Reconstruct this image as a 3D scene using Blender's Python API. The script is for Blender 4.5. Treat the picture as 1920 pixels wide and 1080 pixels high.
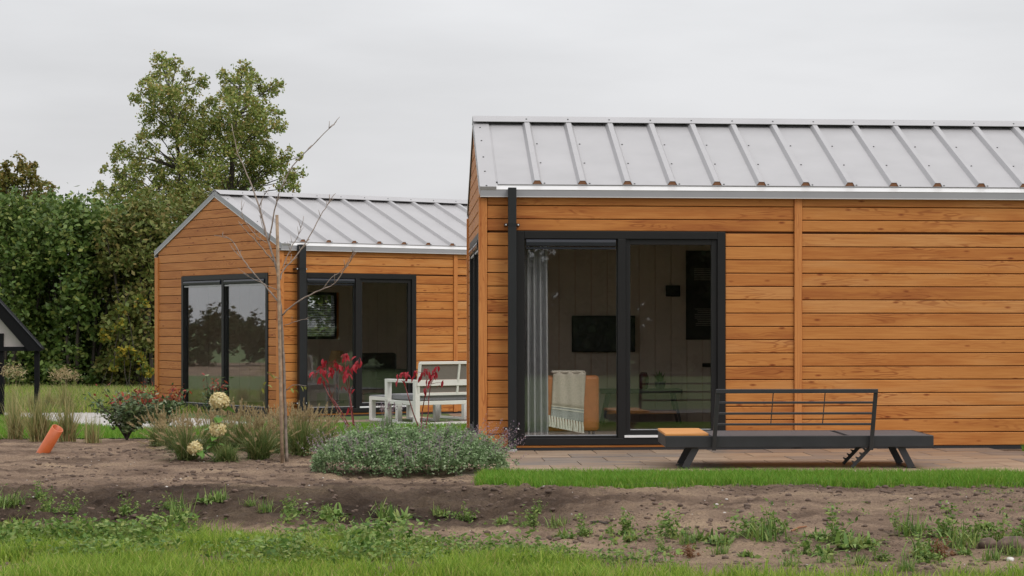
import bpy, math, random
import numpy as np
from mathutils import Vector, Matrix

R = math.radians
random.seed(7)
rng = np.random.default_rng(11)
scn = bpy.context.scene
for o in list(bpy.data.objects):
    bpy.data.objects.remove(o)

# ------------------------------------------------------------------ camera
CAMZ = 1.284
FPX, PX0, PY0 = 4075.0, 1170.0, 610.0      # focal length and principal point, photo pixels
cam_d = bpy.data.cameras.new('camera')
cam = bpy.data.objects.new('camera', cam_d)
scn.collection.objects.link(cam)
cam.location = (0, 0, CAMZ)
cam.rotation_euler = (R(90), 0, 0)
cam_d.sensor_width = 36
cam_d.lens = 36 * FPX / 1920
cam_d.shift_x = (960 - PX0) / 1920
cam_d.shift_y = (PY0 - 540) / 1920
cam_d.clip_end = 3000
scn.camera = cam

# ------------------------------------------------------------------ world: overcast sky
SUN_EL, SUN_AZ = R(48), R(132)             # azimuth measured from +Y towards +X
w = bpy.data.worlds.new('World'); scn.world = w; w.use_nodes = True
nt = w.node_tree; nt.nodes.clear()
N = nt.nodes.new
out = N('ShaderNodeOutputWorld'); bg = N('ShaderNodeBackground')
sky = N('ShaderNodeTexSky'); sky.sky_type = 'NISHITA'; sky.sun_disc = False
sky.sun_elevation = SUN_EL; sky.sun_rotation = SUN_AZ
sky.dust_density = 4
tc = N('ShaderNodeTexCoord'); sep = N('ShaderNodeSeparateXYZ')
nt.links.new(tc.outputs['Generated'], sep.inputs[0])
ramp = N('ShaderNodeValToRGB')
e = ramp.color_ramp.elements
e[0].position = 0.0; e[0].color = (.66, .655, .665, 1)
e[1].position = 1.0; e[1].color = (1.32, 1.32, 1.36, 1)
el = e.new(.14); el.color = (.72, .725, .74, 1)
el = e.new(.5); el.color = (1.04, 1.04, 1.07, 1)
nt.links.new(sep.outputs['Z'], ramp.inputs[0])
nz = N('ShaderNodeTexNoise'); nz.inputs['Scale'].default_value = 4.6; nz.inputs['Detail'].default_value = 5
mp = N('ShaderNodeMapping'); mp.inputs['Scale'].default_value = (1, 1, 4.5)
nt.links.new(tc.outputs['Generated'], mp.inputs[0]); nt.links.new(mp.outputs[0], nz.inputs['Vector'])
mr = N('ShaderNodeMapRange'); mr.inputs[1].default_value = .3; mr.inputs[2].default_value = .7
mr.inputs[3].default_value = .89; mr.inputs[4].default_value = 1.07
nt.links.new(nz.outputs[0], mr.inputs[0])
mul = N('ShaderNodeVectorMath'); mul.operation = 'SCALE'
nt.links.new(ramp.outputs[0], mul.inputs[0]); nt.links.new(mr.outputs[0], mul.inputs['Scale'])
sk = N('ShaderNodeVectorMath'); sk.operation = 'SCALE'; sk.inputs['Scale'].default_value = .08
nt.links.new(sky.outputs[0], sk.inputs[0])
mix = N('ShaderNodeMix'); mix.data_type = 'RGBA'; mix.inputs[0].default_value = .95   # share of cloud
nt.links.new(sk.outputs[0], mix.inputs[6]); nt.links.new(mul.outputs[0], mix.inputs[7])
nt.links.new(mix.outputs[2], bg.inputs[0]); bg.inputs[1].default_value = 1.0
nt.links.new(bg.outputs[0], out.inputs[0])

sun_d = bpy.data.lights.new('sun', 'SUN'); sun_d.energy = 1.4; sun_d.angle = R(30); sun_d.color = (1, .96, .9)
sun = bpy.data.objects.new('sun', sun_d); scn.collection.objects.link(sun)
sd = Vector((math.sin(SUN_AZ) * math.cos(SUN_EL), math.cos(SUN_AZ) * math.cos(SUN_EL), math.sin(SUN_EL)))
sun.rotation_euler = sd.to_track_quat('Z', 'Y').to_euler()

scn.view_settings.view_transform = 'Standard'; scn.view_settings.look = 'None'
scn.view_settings.exposure = 0.13; scn.view_settings.gamma = 1
scn.render.engine = 'CYCLES'
scn.cycles.use_denoising = True
scn.cycles.max_bounces = 10; scn.cycles.transparent_max_bounces = 16

# ------------------------------------------------------------------ helpers
C = scn.collection
def tag(o, label=None, cat=None, group=None, kind=None):
    if label: o['label'] = label
    if cat: o['category'] = cat
    if group: o['group'] = group
    if kind: o['kind'] = kind
    return o
def empty(name, loc=(0, 0, 0), rz=0.0):
    o = bpy.data.objects.new(name, None); C.objects.link(o)
    o.location = loc; o.rotation_euler = (0, 0, rz); o.empty_display_size = .1
    return o
def link(name, me, parent=None, mat=None, loc=None, rot=None):
    if mat is not None and not me.materials: me.materials.append(mat)
    o = bpy.data.objects.new(name, me); C.objects.link(o)
    if parent is not None: o.parent = parent
    if loc is not None: o.location = loc
    if rot is not None: o.rotation_euler = rot
    return o
def pmesh(name, V, F, smooth=False):
    me = bpy.data.meshes.new(name); me.from_pydata([tuple(v) for v in V], [], [tuple(f) for f in F]); me.update()
    if smooth: me.polygons.foreach_set('use_smooth', [True] * len(me.polygons))
    return me
def bulk(name, V, F, smooth=False):
    V = np.asarray(V, np.float32); F = np.asarray(F, np.int32)
    me = bpy.data.meshes.new(name)
    me.vertices.add(len(V)); me.vertices.foreach_set('co', V.ravel())
    k = F.shape[1]
    me.loops.add(F.size); me.loops.foreach_set('vertex_index', F.ravel())
    me.polygons.add(len(F)); me.polygons.foreach_set('loop_start', np.arange(0, F.size, k, dtype=np.int32))
    if smooth: me.polygons.foreach_set('use_smooth', np.ones(len(F), bool))
    me.update(calc_edges=True); me.validate()
    return me
class MB:
    """collects simple solids for ONE mesh"""
    def __init__(s): s.V = []; s.F = []
    def add(s, V, F):
        b = len(s.V); s.V += [tuple(v) for v in V]; s.F += [tuple(i + b for i in f) for f in F]; return s
    def box(s, x0, x1, y0, y1, z0, z1, M=None):
        V = [(x0, y0, z0), (x1, y0, z0), (x1, y1, z0), (x0, y1, z0), (x0, y0, z1), (x1, y0, z1), (x1, y1, z1), (x0, y1, z1)]
        if M is not None: V = [M @ Vector(v) for v in V]
        return s.add(V, [(0, 3, 2, 1), (4, 5, 6, 7), (0, 1, 5, 4), (1, 2, 6, 5), (2, 3, 7, 6), (3, 0, 4, 7)])
    def bar(s, a, b, wx, wy, up=(0, 0, 1)):
        """rectangular bar from a to b"""
        a = Vector(a); b = Vector(b); d = (b - a).normalized(); u = Vector(up)
        if abs(d.dot(u)) > .95: u = Vector((0, 1, 0))
        sx = d.cross(u).normalized(); sy = sx.cross(d).normalized()
        V = []
        for p in (a, b):
            for i, j in ((-1, -1), (1, -1), (1, 1), (-1, 1)):
                V.append(p + sx * (i * wx / 2) + sy * (j * wy / 2))
        return s.add(V, [(3, 2, 1, 0), (4, 5, 6, 7), (0, 1, 5, 4), (1, 2, 6, 5), (2, 3, 7, 6), (3, 0, 4, 7)])
    def tube(s, pts, rad, n=6, cap=True):
        pts = [Vector(p) for p in pts]
        if not hasattr(rad, '__len__'): rad = [rad] * len(pts)
        b = len(s.V); V = []; F = []
        for i, p in enumerate(pts):
            d = (pts[min(i + 1, len(pts) - 1)] - pts[max(i - 1, 0)]).normalized()
            u = Vector((0, 0, 1)) if abs(d.z) < .9 else Vector((1, 0, 0))
            sx = d.cross(u).normalized(); sy = sx.cross(d)
            for k in range(n):
                a = 2 * math.pi * k / n
                V.append(p + (sx * math.cos(a) + sy * math.sin(a)) * rad[i])
        for i in range(len(pts) - 1):
            for k in range(n):
                F.append((i * n + k, i * n + (k + 1) % n, (i + 1) * n + (k + 1) % n, (i + 1) * n + k))
        if cap:
            F.append(tuple(range(n - 1, -1, -1))); F.append(tuple((len(pts) - 1) * n + k for k in range(n)))
        return s.add(V, F)
    def build(s, name, mat, parent=None, smooth=False, loc=None, rot=None, bevel=0):
        o = link(name, pmesh(name, s.V, s.F, smooth), parent, mat, loc, rot)
        if bevel:
            m = o.modifiers.new('b', 'BEVEL'); m.width = bevel; m.segments = 2; m.limit_method = 'ANGLE'
        return o
def bx(name, mat, parent, x0, x1, y0, y1, z0, z1, bevel=0, **k):
    return MB().box(x0, x1, y0, y1, z0, z1).build(name, mat, parent, bevel=bevel, **k)
def P(px, py, Y):
    return Vector(((px - PX0) / FPX * Y, Y, CAMZ - (py - PY0) / FPX * Y))
def G(px, py, z=0.0):
    Y = FPX * (CAMZ - z) / (py - PY0); return P(px, py, Y)

# ------------------------------------------------------------------ materials
def new_mat(name):
    m = bpy.data.materials.new(name); m.use_nodes = True
    nt = m.node_tree; b = nt.nodes['Principled BSDF']; return m, nt, b
def simple(name, col, rough=.6, metal=0.0, var=.12, scale=30, bump=.0, spec=.5):
    m, nt, b = new_mat(name)
    b.inputs['Roughness'].default_value = rough; b.inputs['Metallic'].default_value = metal
    b.inputs['Specular IOR Level'].default_value = spec
    t = nt.nodes.new('ShaderNodeTexCoord'); n = nt.nodes.new('ShaderNodeTexNoise')
    n.inputs['Scale'].default_value = scale; n.inputs['Detail'].default_value = 5
    nt.links.new(t.outputs['Object'], n.inputs['Vector'])
    r = nt.nodes.new('ShaderNodeValToRGB')
    r.color_ramp.elements[0].position = .3; r.color_ramp.elements[1].position = .7
    r.color_ramp.elements[0].color = tuple(c * (1 - var) for c in col) + (1,)
    r.color_ramp.elements[1].color = tuple(min(1, c * (1 + var)) for c in col) + (1,)
    nt.links.new(n.outputs[0], r.inputs[0]); nt.links.new(r.outputs[0], b.inputs['Base Color'])
    if bump:
        bp = nt.nodes.new('ShaderNodeBump'); bp.inputs['Strength'].default_value = bump; bp.inputs['Distance'].default_value = .01
        nt.links.new(n.outputs[0], bp.inputs['Height']); nt.links.new(bp.outputs[0], b.inputs['Normal'])
    return m
def leafmat(name, cols, rough=.55, trans=.3, spec=.3, gain=1.0):
    """foliage: each leaf (mesh island) takes its own tone"""
    m, nt, b = new_mat(name)
    g = nt.nodes.new('ShaderNodeNewGeometry'); r = nt.nodes.new('ShaderNodeValToRGB')
    r.color_ramp.interpolation = 'LINEAR'
    el = r.color_ramp.elements
    while len(el) < len(cols): el.new(.5)
    for i, c in enumerate(cols):
        el[i].position = i / (len(cols) - 1); el[i].color = tuple(min(.9, v * gain) for v in c) + (1,)
    nt.links.new(g.outputs['Random Per Island'], r.inputs[0])
    b.inputs['Roughness'].default_value = rough; b.inputs['Specular IOR Level'].default_value = spec
    nt.links.new(r.outputs[0], b.inputs['Base Color'])
    if trans:
        t = nt.nodes.new('ShaderNodeBsdfTranslucent'); nt.links.new(r.outputs[0], t.inputs[0])
        mx = nt.nodes.new('ShaderNodeMixShader'); mx.inputs[0].default_value = trans
        nt.links.new(b.outputs[0], mx.inputs[1]); nt.links.new(t.outputs[0], mx.inputs[2])
        nt.links.new(mx.outputs[0], nt.nodes['Material Output'].inputs[0])
    return m
def wood(name, tones, grain=.5, red=1.0, rough=.55):
    """timber with grain along local x, own offset and tone for each object"""
    m, nt, b = new_mat(name); L = nt.links.new; N = nt.nodes.new
    tc = N('ShaderNodeTexCoord'); oi = N('ShaderNodeObjectInfo')
    ad = N('ShaderNodeVectorMath'); ad.operation = 'ADD'
    ms = N('ShaderNodeMath'); ms.operation = 'MULTIPLY'; ms.inputs[1].default_value = 137.0
    L(oi.outputs['Random'], ms.inputs[0])
    cx = N('ShaderNodeCombineXYZ'); L(ms.outputs[0], cx.inputs[0]); L(ms.outputs[0], cx.inputs[2])
    L(tc.outputs['Object'], ad.inputs[0]); L(cx.outputs[0], ad.inputs[1])
    def mapped(sx, sy, sz):
        mp = N('ShaderNodeMapping'); mp.inputs['Scale'].default_value = (sx, sy, sz); L(ad.outputs[0], mp.inputs[0]); return mp
    # tone of the whole board
    tr = N('ShaderNodeValToRGB'); el = tr.color_ramp.elements
    while len(el) < len(tones): el.new(.5)
    for i, c in enumerate(tones): el[i].position = i / (len(tones) - 1); el[i].color = tuple(c) + (1,)
    m2 = N('ShaderNodeMath'); m2.operation = 'MULTIPLY_ADD'; m2.inputs[1].default_value = 7.31; m2.inputs[2].default_value = .13
    fr = N('ShaderNodeMath'); fr.operation = 'FRACT'
    L(oi.outputs['Random'], m2.inputs[0]); L(m2.outputs[0], fr.inputs[0])
    # slow patches along the board shift the tone
    n0 = N('ShaderNodeTexNoise'); n0.inputs['Scale'].default_value = 1; n0.inputs['Detail'].default_value = 3
    L(mapped(1.1, 3, 7).outputs[0], n0.inputs['Vector'])
    a0 = N('ShaderNodeMath'); a0.operation = 'MULTIPLY_ADD'; a0.inputs[1].default_value = 1.1; a0.inputs[2].default_value = -.55
    L(n0.outputs[0], a0.inputs[0])
    a1 = N('ShaderNodeMath'); a1.operation = 'ADD'; a1.use_clamp = True
    L(fr.outputs[0], a1.inputs[0]); L(a0.outputs[0], a1.inputs[1]); L(a1.outputs[0], tr.inputs[0])
    # fine streaks
    n1 = N('ShaderNodeTexNoise'); n1.inputs['Scale'].default_value = 1; n1.inputs['Detail'].default_value = 6; n1.inputs['Roughness'].default_value = .7
    L(mapped(2.2, 60, 75).outputs[0], n1.inputs['Vector'])
    s1 = N('ShaderNodeMapRange'); s1.inputs[1].default_value = .32; s1.inputs[2].default_value = .72; s1.inputs[3].default_value = .74; s1.inputs[4].default_value = 1.14
    L(n1.outputs[0], s1.inputs[0])
    # cathedral figure
    nd = N('ShaderNodeTexNoise'); nd.inputs['Scale'].default_value = 1; nd.inputs['Detail'].default_value = 2
    L(mapped(1.3, 2, 9).outputs[0], nd.inputs['Vector'])
    sx = N('ShaderNodeSeparateXYZ'); L(ad.outputs[0], sx.inputs[0])
    k1 = N('ShaderNodeMath'); k1.operation = 'MULTIPLY'; k1.inputs[1].default_value = 70; L(nd.outputs[0], k1.inputs[0])
    k2 = N('ShaderNodeMath'); k2.operation = 'MULTIPLY_ADD'; k2.inputs[1].default_value = 160; L(sx.outputs[2], k2.inputs[0]); L(k1.outputs[0], k2.inputs[2])
    k3 = N('ShaderNodeMath'); k3.operation = 'SINE'; L(k2.outputs[0], k3.inputs[0])
    k4 = N('ShaderNodeMapRange'); k4.inputs[1].default_value = .1; k4.inputs[2].default_value = 1; k4.inputs[3].default_value = 1; k4.inputs[4].default_value = 1 - grain
    L(k3.outputs[0], k4.inputs[0])
    fm = N('ShaderNodeTexNoise'); fm.inputs['Scale'].default_value = 1; L(mapped(.9, 1, 5).outputs[0], fm.inputs['Vector'])
    f2 = N('ShaderNodeMapRange'); f2.inputs[1].default_value = .5; f2.inputs[2].default_value = .68; L(fm.outputs[0], f2.inputs[0])
    k5 = N('ShaderNodeMix'); k5.data_type = 'FLOAT'; k5.inputs[2].default_value = 1
    L(f2.outputs[0], k5.inputs[0]); L(k4.outputs[0], k5.inputs[3])
    # knots
    vo = N('ShaderNodeTexVoronoi'); vo.inputs['Scale'].default_value = 1; L(mapped(3.1, 1, 9).outputs[0], vo.inputs['Vector'])
    kn = N('ShaderNodeMapRange'); kn.inputs[1].default_value = .05; kn.inputs[2].default_value = .14; kn.inputs[3].default_value = .36; kn.inputs[4].default_value = 1
    L(vo.outputs['Distance'], kn.inputs[0])
    p1 = N('ShaderNodeMath'); p1.operation = 'MULTIPLY'; L(s1.outputs[0], p1.inputs[0]); L(k5.outputs[0], p1.inputs[1])
    # sapwood stains: long dark tongues on a few boards
    sn = N('ShaderNodeTexNoise'); sn.inputs['Scale'].default_value = 1; sn.inputs['Detail'].default_value = 2; L(mapped(.55, 1, 13).outputs[0], sn.inputs['Vector'])
    sm_ = N('ShaderNodeMapRange'); sm_.inputs[1].default_value = .66; sm_.inputs[2].default_value = .70; sm_.inputs[3].default_value = 1; sm_.inputs[4].default_value = .70; L(sn.outputs[0], sm_.inputs[0])
    p3 = N('ShaderNodeMath'); p3.operation = 'MULTIPLY'; L(p1.outputs[0], p3.inputs[0]); L(sm_.outputs[0], p3.inputs[1])
    p2 = N('ShaderNodeMath'); p2.operation = 'MULTIPLY'; L(p3.outputs[0], p2.inputs[0]); L(kn.outputs[0], p2.inputs[1])
    # darker wood goes redder: power per channel
    sc = N('ShaderNodeSeparateColor'); L(tr.outputs[0], sc.inputs[0])
    cc = N('ShaderNodeCombineColor')
    for i, pw in enumerate((.75, 1.15, 1.4)):
        q = N('ShaderNodeMath'); q.operation = 'POWER'; q.inputs[1].default_value = pw; L(p2.outputs[0], q.inputs[0])
        r = N('ShaderNodeMath'); r.operation = 'MULTIPLY'; L(q.outputs[0], r.inputs[0]); L(sc.outputs[i], r.inputs[1])
        L(r.outputs[0], cc.inputs[i])
    L(cc.outputs[0], b.inputs['Base Color'])
    b.inputs['Roughness'].default_value = rough; b.inputs['Specular IOR Level'].default_value = .3
    bp = N('ShaderNodeBump'); bp.inputs['Strength'].default_value = .25; bp.inputs['Distance'].default_value = .003
    L(n1.outputs[0], bp.inputs['Height']); L(bp.outputs[0], b.inputs['Normal'])
    return m

M = {}
M['clad'] = wood('cedar_cladding', [(.375, .128, .029), (.475, .187, .043), (.53, .224, .058), (.44, .160, .036), (.52, .216, .055), (.55, .255, .082)])
M['clad2'] = wood('cedar_cladding_gable', [(.41, .152, .040), (.48, .19, .052), (.53, .22, .066), (.45, .172, .046)], grain=.35)
M['post'] = wood('cedar_trim', [(.50, .19, .05), (.55, .225, .065)], grain=.45)
M['slat'] = wood('tray_teak', [(.58, .27, .09), (.64, .32, .11)], grain=.15)
M['backing'] = simple('wall_membrane', (.10, .035, .010), .9)
M['plinth'] = simple('black_plinth', (.012, .012, .014), .6)
M['roofm'] = simple('coated_steel_roof', (.345, .338, .342), .40, 0, .055, 2.2, bump=.08, spec=.5)
M['roofd'] = simple('coated_steel_edge', (.30, .30, .315), .4, 0, .04, 3)
M['roofw'] = simple('white_steel_lip', (.58, .575, .57), .4, 0, .03, 3)
M['closure'] = simple('foam_closure', (.26, .12, .06), .9)
M['screw'] = simple('roof_screw', (.10, .10, .10), .4, .5)
M['frame'] = simple('anthracite_frame', (.0085, .008, .0082), .45, 0, .1, 4, spec=.35)
M['cass'] = simple('blind_cassette', (.020, .022, .030), .25, 0, .08, 4)
M['pipe'] = simple('black_downpipe', (.008, .0095, .011), .45, 0, .15, 3)
M['zinc'] = simple('zinc_shoe', (.42, .42, .43), .45, .2)
M['alu'] = simple('pale_aluminium', (.72, .72, .73), .35, 0, .03)
M['dark'] = simple('anthracite_bench', (.026, .027, .030), .42, 0, .15, 6)
M['darkmesh'] = simple('bench_textilene', (.075, .068, .070), .6, 0, .25, 60, bump=.3)
M['white'] = simple('white_powder_coat', (.72, .71, .67), .45, 0, .05, 5)
M['greymesh'] = simple('grey_sling', (.19, .165, .145), .8, 0, .12, 90)
M['cush'] = simple('grey_cushion', (.22, .22, .23), .9, 0, .12, 40)
M['black'] = simple('black_paint', (.008, .008, .009), .8, spec=.12)
M['conifer'] = leafmat('conifer_needles', [(.020, .030, .014), (.030, .042, .018), (.045, .055, .024), (.05, .045, .025)], .8, .1, .1)
M['beige'] = simple('pale_gable_panel', (.42, .38, .36), .7, 0, .06, 3)
M['orange'] = simple('orange_pvc', (.50, .115, .032), .38, 0, .10, 8)
M['stake'] = simple('weathered_stake', (.30, .215, .145), .85, 0, .35, 25, bump=.3)
M['bark'] = simple('grey_bark', (.20, .16, .13), .85, 0, .35, 18, bump=.5)
M['twig'] = simple('pale_twig', (.27, .215, .18), .8, 0, .3, 25)
M['bark2'] = simple('dark_bark', (.055, .045, .035), .9, 0, .4, 8, bump=.5)
M['redstem'] = simple('red_stem', (.20, .03, .03), .6, 0, .3, 20)
M['stem'] = simple('green_stem', (.13, .12, .05), .7, 0, .3, 20)
M['interior'] = simple('warm_grey_panel', (.58, .465, .40), .7, 0, .08, 2)
M['ceil'] = simple('ceiling_white', (.62, .60, .57), .8)
M['floorin'] = simple('oak_floor', (.28, .20, .13), .5, 0, .25, 6)
M['curtain'] = simple('grey_curtain', (.40, .385, .40), .9, 0, .06, 10)
M['leather'] = simple('cognac_leather', (.55, .17, .055), .45, 0, .15, 9)
M['throw'] = simple('woven_throw', (.60, .51, .43), .95, 0, .22, 120, bump=.5)
M['throwg'] = simple('woven_throw_grey', (.42, .42, .41), .95, 0, .22, 120, bump=.5)
M['throww'] = simple('woven_throw_cream', (.85, .80, .70), .95, 0, .12, 120)
M['tv'] = simple('tv_screen', (.020, .020, .022), .25)
M['console'] = simple('dark_console', (.05, .045, .04), .5)
M['vase'] = simple('oxblood_vase', (.10, .02, .015), .25)
M['poster'] = simple('dark_poster', (.02, .018, .017), .6)
M['print'] = simple('poster_lines', (.30, .27, .25), .8)
M['blind'] = simple('blind_slat', (.40, .40, .38), .6)
M['shade'] = simple('woven_lampshade', (.42, .27, .13), .9, 0, .3, 50)

def glass(name):
    m = bpy.data.materials.new(name); m.use_nodes = True
    nt = m.node_tree; nt.nodes.clear(); N = nt.nodes.new; L = nt.links.new
    o = N('ShaderNodeOutputMaterial'); tr = N('ShaderNodeBsdfTransparent'); gl = N('ShaderNodeBsdfGlossy')
    tr.inputs[0].default_value = (.94, .955, .945, 1); gl.inputs['Roughness'].default_value = .012
    gl.inputs[0].default_value = (.95, .97, 1, 1)
    fr = N('ShaderNodeFresnel')
    ge = N('ShaderNodeNewGeometry'); io = N('ShaderNodeMath'); io.operation = 'MULTIPLY_ADD'; io.inputs[1].default_value = 1 / 1.5 - 1.5; io.inputs[2].default_value = 1.5
    L(ge.outputs['Backfacing'], io.inputs[0]); L(io.outputs[0], fr.inputs[0])      # both faces of the thin pane act as air to glass
    # sealed double glazing: four air-glass surfaces, two for each face of the pane: 1-(1-F)^2
    m0 = N('ShaderNodeMath'); m0.operation = 'SUBTRACT'; m0.inputs[0].default_value = 1; L(fr.outputs[0], m0.inputs[1])
    m1 = N('ShaderNodeMath'); m1.operation = 'POWER'; m1.inputs[1].default_value = 2; L(m0.outputs[0], m1.inputs[0])
    mm = N('ShaderNodeMath'); mm.operation = 'SUBTRACT'; mm.inputs[0].default_value = 1; L(m1.outputs[0], mm.inputs[1])
    # panes are never perfectly flat
    t = N('ShaderNodeTexCoord'); n = N('ShaderNodeTexNoise'); n.inputs['Scale'].default_value = 1.7; n.inputs['Detail'].default_value = 1
    L(t.outputs['Object'], n.inputs['Vector'])
    bp = N('ShaderNodeBump'); bp.inputs['Strength'].default_value = .05; bp.inputs['Distance'].default_value = .006
    L(n.outputs[0], bp.inputs['Height']); L(bp.outputs[0], gl.inputs['Normal'])
    mx = N('ShaderNodeMixShader'); L(mm.outputs[0], mx.inputs[0]); L(tr.outputs[0], mx.inputs[1]); L(gl.outputs[0], mx.inputs[2])
    L(mx.outputs[0], o.inputs[0]); return m
M['glass'] = glass('window_glass')

def soilmat():
    m, nt, b = new_mat('bare_soil'); L = nt.links.new; N = nt.nodes.new
    t = N('ShaderNodeTexCoord')
    def noise(sc, det, rough=.6, stretch=(1, 1, 1)):
        mp = N('ShaderNodeMapping'); mp.inputs['Scale'].default_value = stretch; L(t.outputs['Object'], mp.inputs[0])
        n = N('ShaderNodeTexNoise'); n.inputs['Scale'].default_value = sc; n.inputs['Detail'].default_value = det; n.inputs['Roughness'].default_value = rough
        L(mp.outputs[0], n.inputs['Vector']); return n
    big = noise(.9, 6, .65, (1, 1.6, 1)); r = N('ShaderNodeValToRGB'); el = r.color_ramp.elements
    el[0].position = .36; el[0].color = (.120, .080, .056, 1)
    el[1].position = .66; el[1].color = (.38, .275, .182, 1)
    x = el.new(.50); x.color = (.250, .174, .123, 1)
    L(big.outputs[0], r.inputs[0])
    fine = noise(55, 7, .78); fr = N('ShaderNodeMapRange'); fr.inputs[1].default_value = .3; fr.inputs[2].default_value = .72; fr.inputs[3].default_value = .45; fr.inputs[4].default_value = 1.4
    L(fine.outputs[0], fr.inputs[0])
    mx = N('ShaderNodeVectorMath'); mx.operation = 'SCALE'; L(r.outputs[0], mx.inputs[0]); L(fr.outputs[0], mx.inputs['Scale'])
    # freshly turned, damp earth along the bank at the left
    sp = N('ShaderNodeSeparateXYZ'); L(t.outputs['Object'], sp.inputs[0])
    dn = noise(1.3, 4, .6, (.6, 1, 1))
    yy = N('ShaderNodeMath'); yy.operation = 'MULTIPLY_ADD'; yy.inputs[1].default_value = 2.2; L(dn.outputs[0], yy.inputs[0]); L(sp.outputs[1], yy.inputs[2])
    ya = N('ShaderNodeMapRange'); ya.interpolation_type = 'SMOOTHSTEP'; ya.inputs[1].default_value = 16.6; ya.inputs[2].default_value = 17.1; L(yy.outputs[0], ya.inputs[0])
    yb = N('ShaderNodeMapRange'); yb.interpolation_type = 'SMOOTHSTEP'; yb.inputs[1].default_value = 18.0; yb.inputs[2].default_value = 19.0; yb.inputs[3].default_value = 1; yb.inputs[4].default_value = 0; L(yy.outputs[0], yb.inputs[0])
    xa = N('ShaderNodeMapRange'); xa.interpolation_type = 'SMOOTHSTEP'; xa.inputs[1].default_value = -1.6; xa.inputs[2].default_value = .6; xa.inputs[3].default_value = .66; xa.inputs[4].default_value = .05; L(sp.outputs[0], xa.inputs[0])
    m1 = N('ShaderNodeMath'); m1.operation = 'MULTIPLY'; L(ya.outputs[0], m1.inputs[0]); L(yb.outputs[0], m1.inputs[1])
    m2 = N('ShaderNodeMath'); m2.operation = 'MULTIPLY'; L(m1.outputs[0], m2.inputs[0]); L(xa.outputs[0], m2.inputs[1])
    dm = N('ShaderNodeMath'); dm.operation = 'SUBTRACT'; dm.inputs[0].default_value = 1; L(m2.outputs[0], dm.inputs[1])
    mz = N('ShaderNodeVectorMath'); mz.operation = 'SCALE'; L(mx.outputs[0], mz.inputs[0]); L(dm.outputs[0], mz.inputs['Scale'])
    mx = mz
    L(mx.outputs[0], b.inputs['Base Color']); b.inputs['Roughness'].default_value = .95; b.inputs['Specular IOR Level'].default_value = .15
    bp = N('ShaderNodeBump'); bp.inputs['Strength'].default_value = 1.0; bp.inputs['Distance'].default_value = .022
    L(fine.outputs[0], bp.inputs['Height']); L(bp.outputs[0], b.inputs['Normal'])
    return m
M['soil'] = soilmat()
M['clod'] = simple('soil_clod', (.115, .078, .058), .95, 0, .4, 20, bump=.6)
M['pebble'] = simple('pale_pebble', (.55, .52, .48), .8, 0, .2, 10)
M['turf'] = simple('turf_base', (.075, .115, .026), .95, 0, .45, 7, bump=.5)
M['paving'] = simple('pale_concrete_path', (.43, .41, .385), .85, 0, .14, 5)
def tilemat():
    m, nt, b = new_mat('wood_look_tile'); L = nt.links.new; N = nt.nodes.new
    t = N('ShaderNodeTexCoord'); oi = N('ShaderNodeObjectInfo')
    ms = N('ShaderNodeMath'); ms.operation = 'MULTIPLY'; ms.inputs[1].default_value = 90; L(oi.outputs['Random'], ms.inputs[0])
    ad = N('ShaderNodeVectorMath'); ad.operation = 'ADD'; L(t.outputs['Object'], ad.inputs[0])
    cx = N('ShaderNodeCombineXYZ'); L(ms.outputs[0], cx.inputs[1]); L(cx.outputs[0], ad.inputs[1])
    mp = N('ShaderNodeMapping'); mp.inputs['Scale'].default_value = (1.1, 8, 1); L(ad.outputs[0], mp.inputs[0])
    n = N('ShaderNodeTexNoise'); n.inputs['Scale'].default_value = 1.2; n.inputs['Detail'].default_value = 6; n.inputs['Roughness'].default_value = .6
    L(mp.outputs[0], n.inputs['Vector'])
    a = N('ShaderNodeMath'); a.operation = 'MULTIPLY_ADD'; a.inputs[1].default_value = .30; L(oi.outputs['Random'], a.inputs[0]); L(n.outputs[0], a.inputs[2])
    r = N('ShaderNodeValToRGB'); el = r.color_ramp.elements
    el[0].position = .42; el[0].color = (.115, .100, .090, 1); el[1].position = .80; el[1].color = (.36, .265, .185, 1)
    x = el.new(.55); x.color = (.215, .175, .145, 1); x = el.new(.67); x.color = (.25, .165, .105, 1)
    L(a.outputs[0], r.inputs[0]); L(r.outputs[0], b.inputs['Base Color']); b.inputs['Roughness'].default_value = .5
    return m
M['tile'] = tilemat()
M['twigleaf'] = leafmat('young_tree_leaf', [(.16, .22, .04), (.24, .27, .06), (.30, .24, .06)], .5, .35)
M['grassA'] = leafmat('grass_blade', [(.055, .115, .012), (.115, .195, .020), (.17, .24, .030), (.23, .28, .050), (.085, .16, .016), (.135, .205, .022), (.27, .23, .09)], .6, .4, gain=1.7)
M['grassL'] = leafmat('lawn_blade', [(.060, .145, .012), (.085, .19, .016), (.12, .225, .022), (.075, .165, .013), (.10, .19, .02), (.20, .22, .05)], .6, .35, gain=1.55)
M['weed'] = leafmat('weed_leaf', [(.04, .085, .014), (.07, .13, .025), (.11, .18, .035), (.15, .215, .06), (.19, .22, .06), (.10, .15, .045)], .55, .3, gain=1.45)
M['weedbrown'] = leafmat('dry_weed_leaf', [(.22, .10, .045), (.16, .07, .035), (.28, .17, .07)], .7, .3)
M['penn'] = leafmat('fountain_grass_blade', [(.055, .095, .025), (.085, .13, .035), (.12, .15, .05), (.20, .18, .07)], .6, .3, gain=1.5)
M['plume'] = leafmat('fountain_grass_plume', [(.36, .27, .14), (.46, .36, .21), (.30, .22, .11), (.54, .45, .29), (.33, .29, .13)], .9, .4, gain=1.15)
M['reed'] = leafmat('reed_blade', [(.17, .21, .075), (.27, .26, .10), (.40, .32, .15), (.14, .19, .06), (.48, .40, .22)], .7, .35, gain=1.15)
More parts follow.
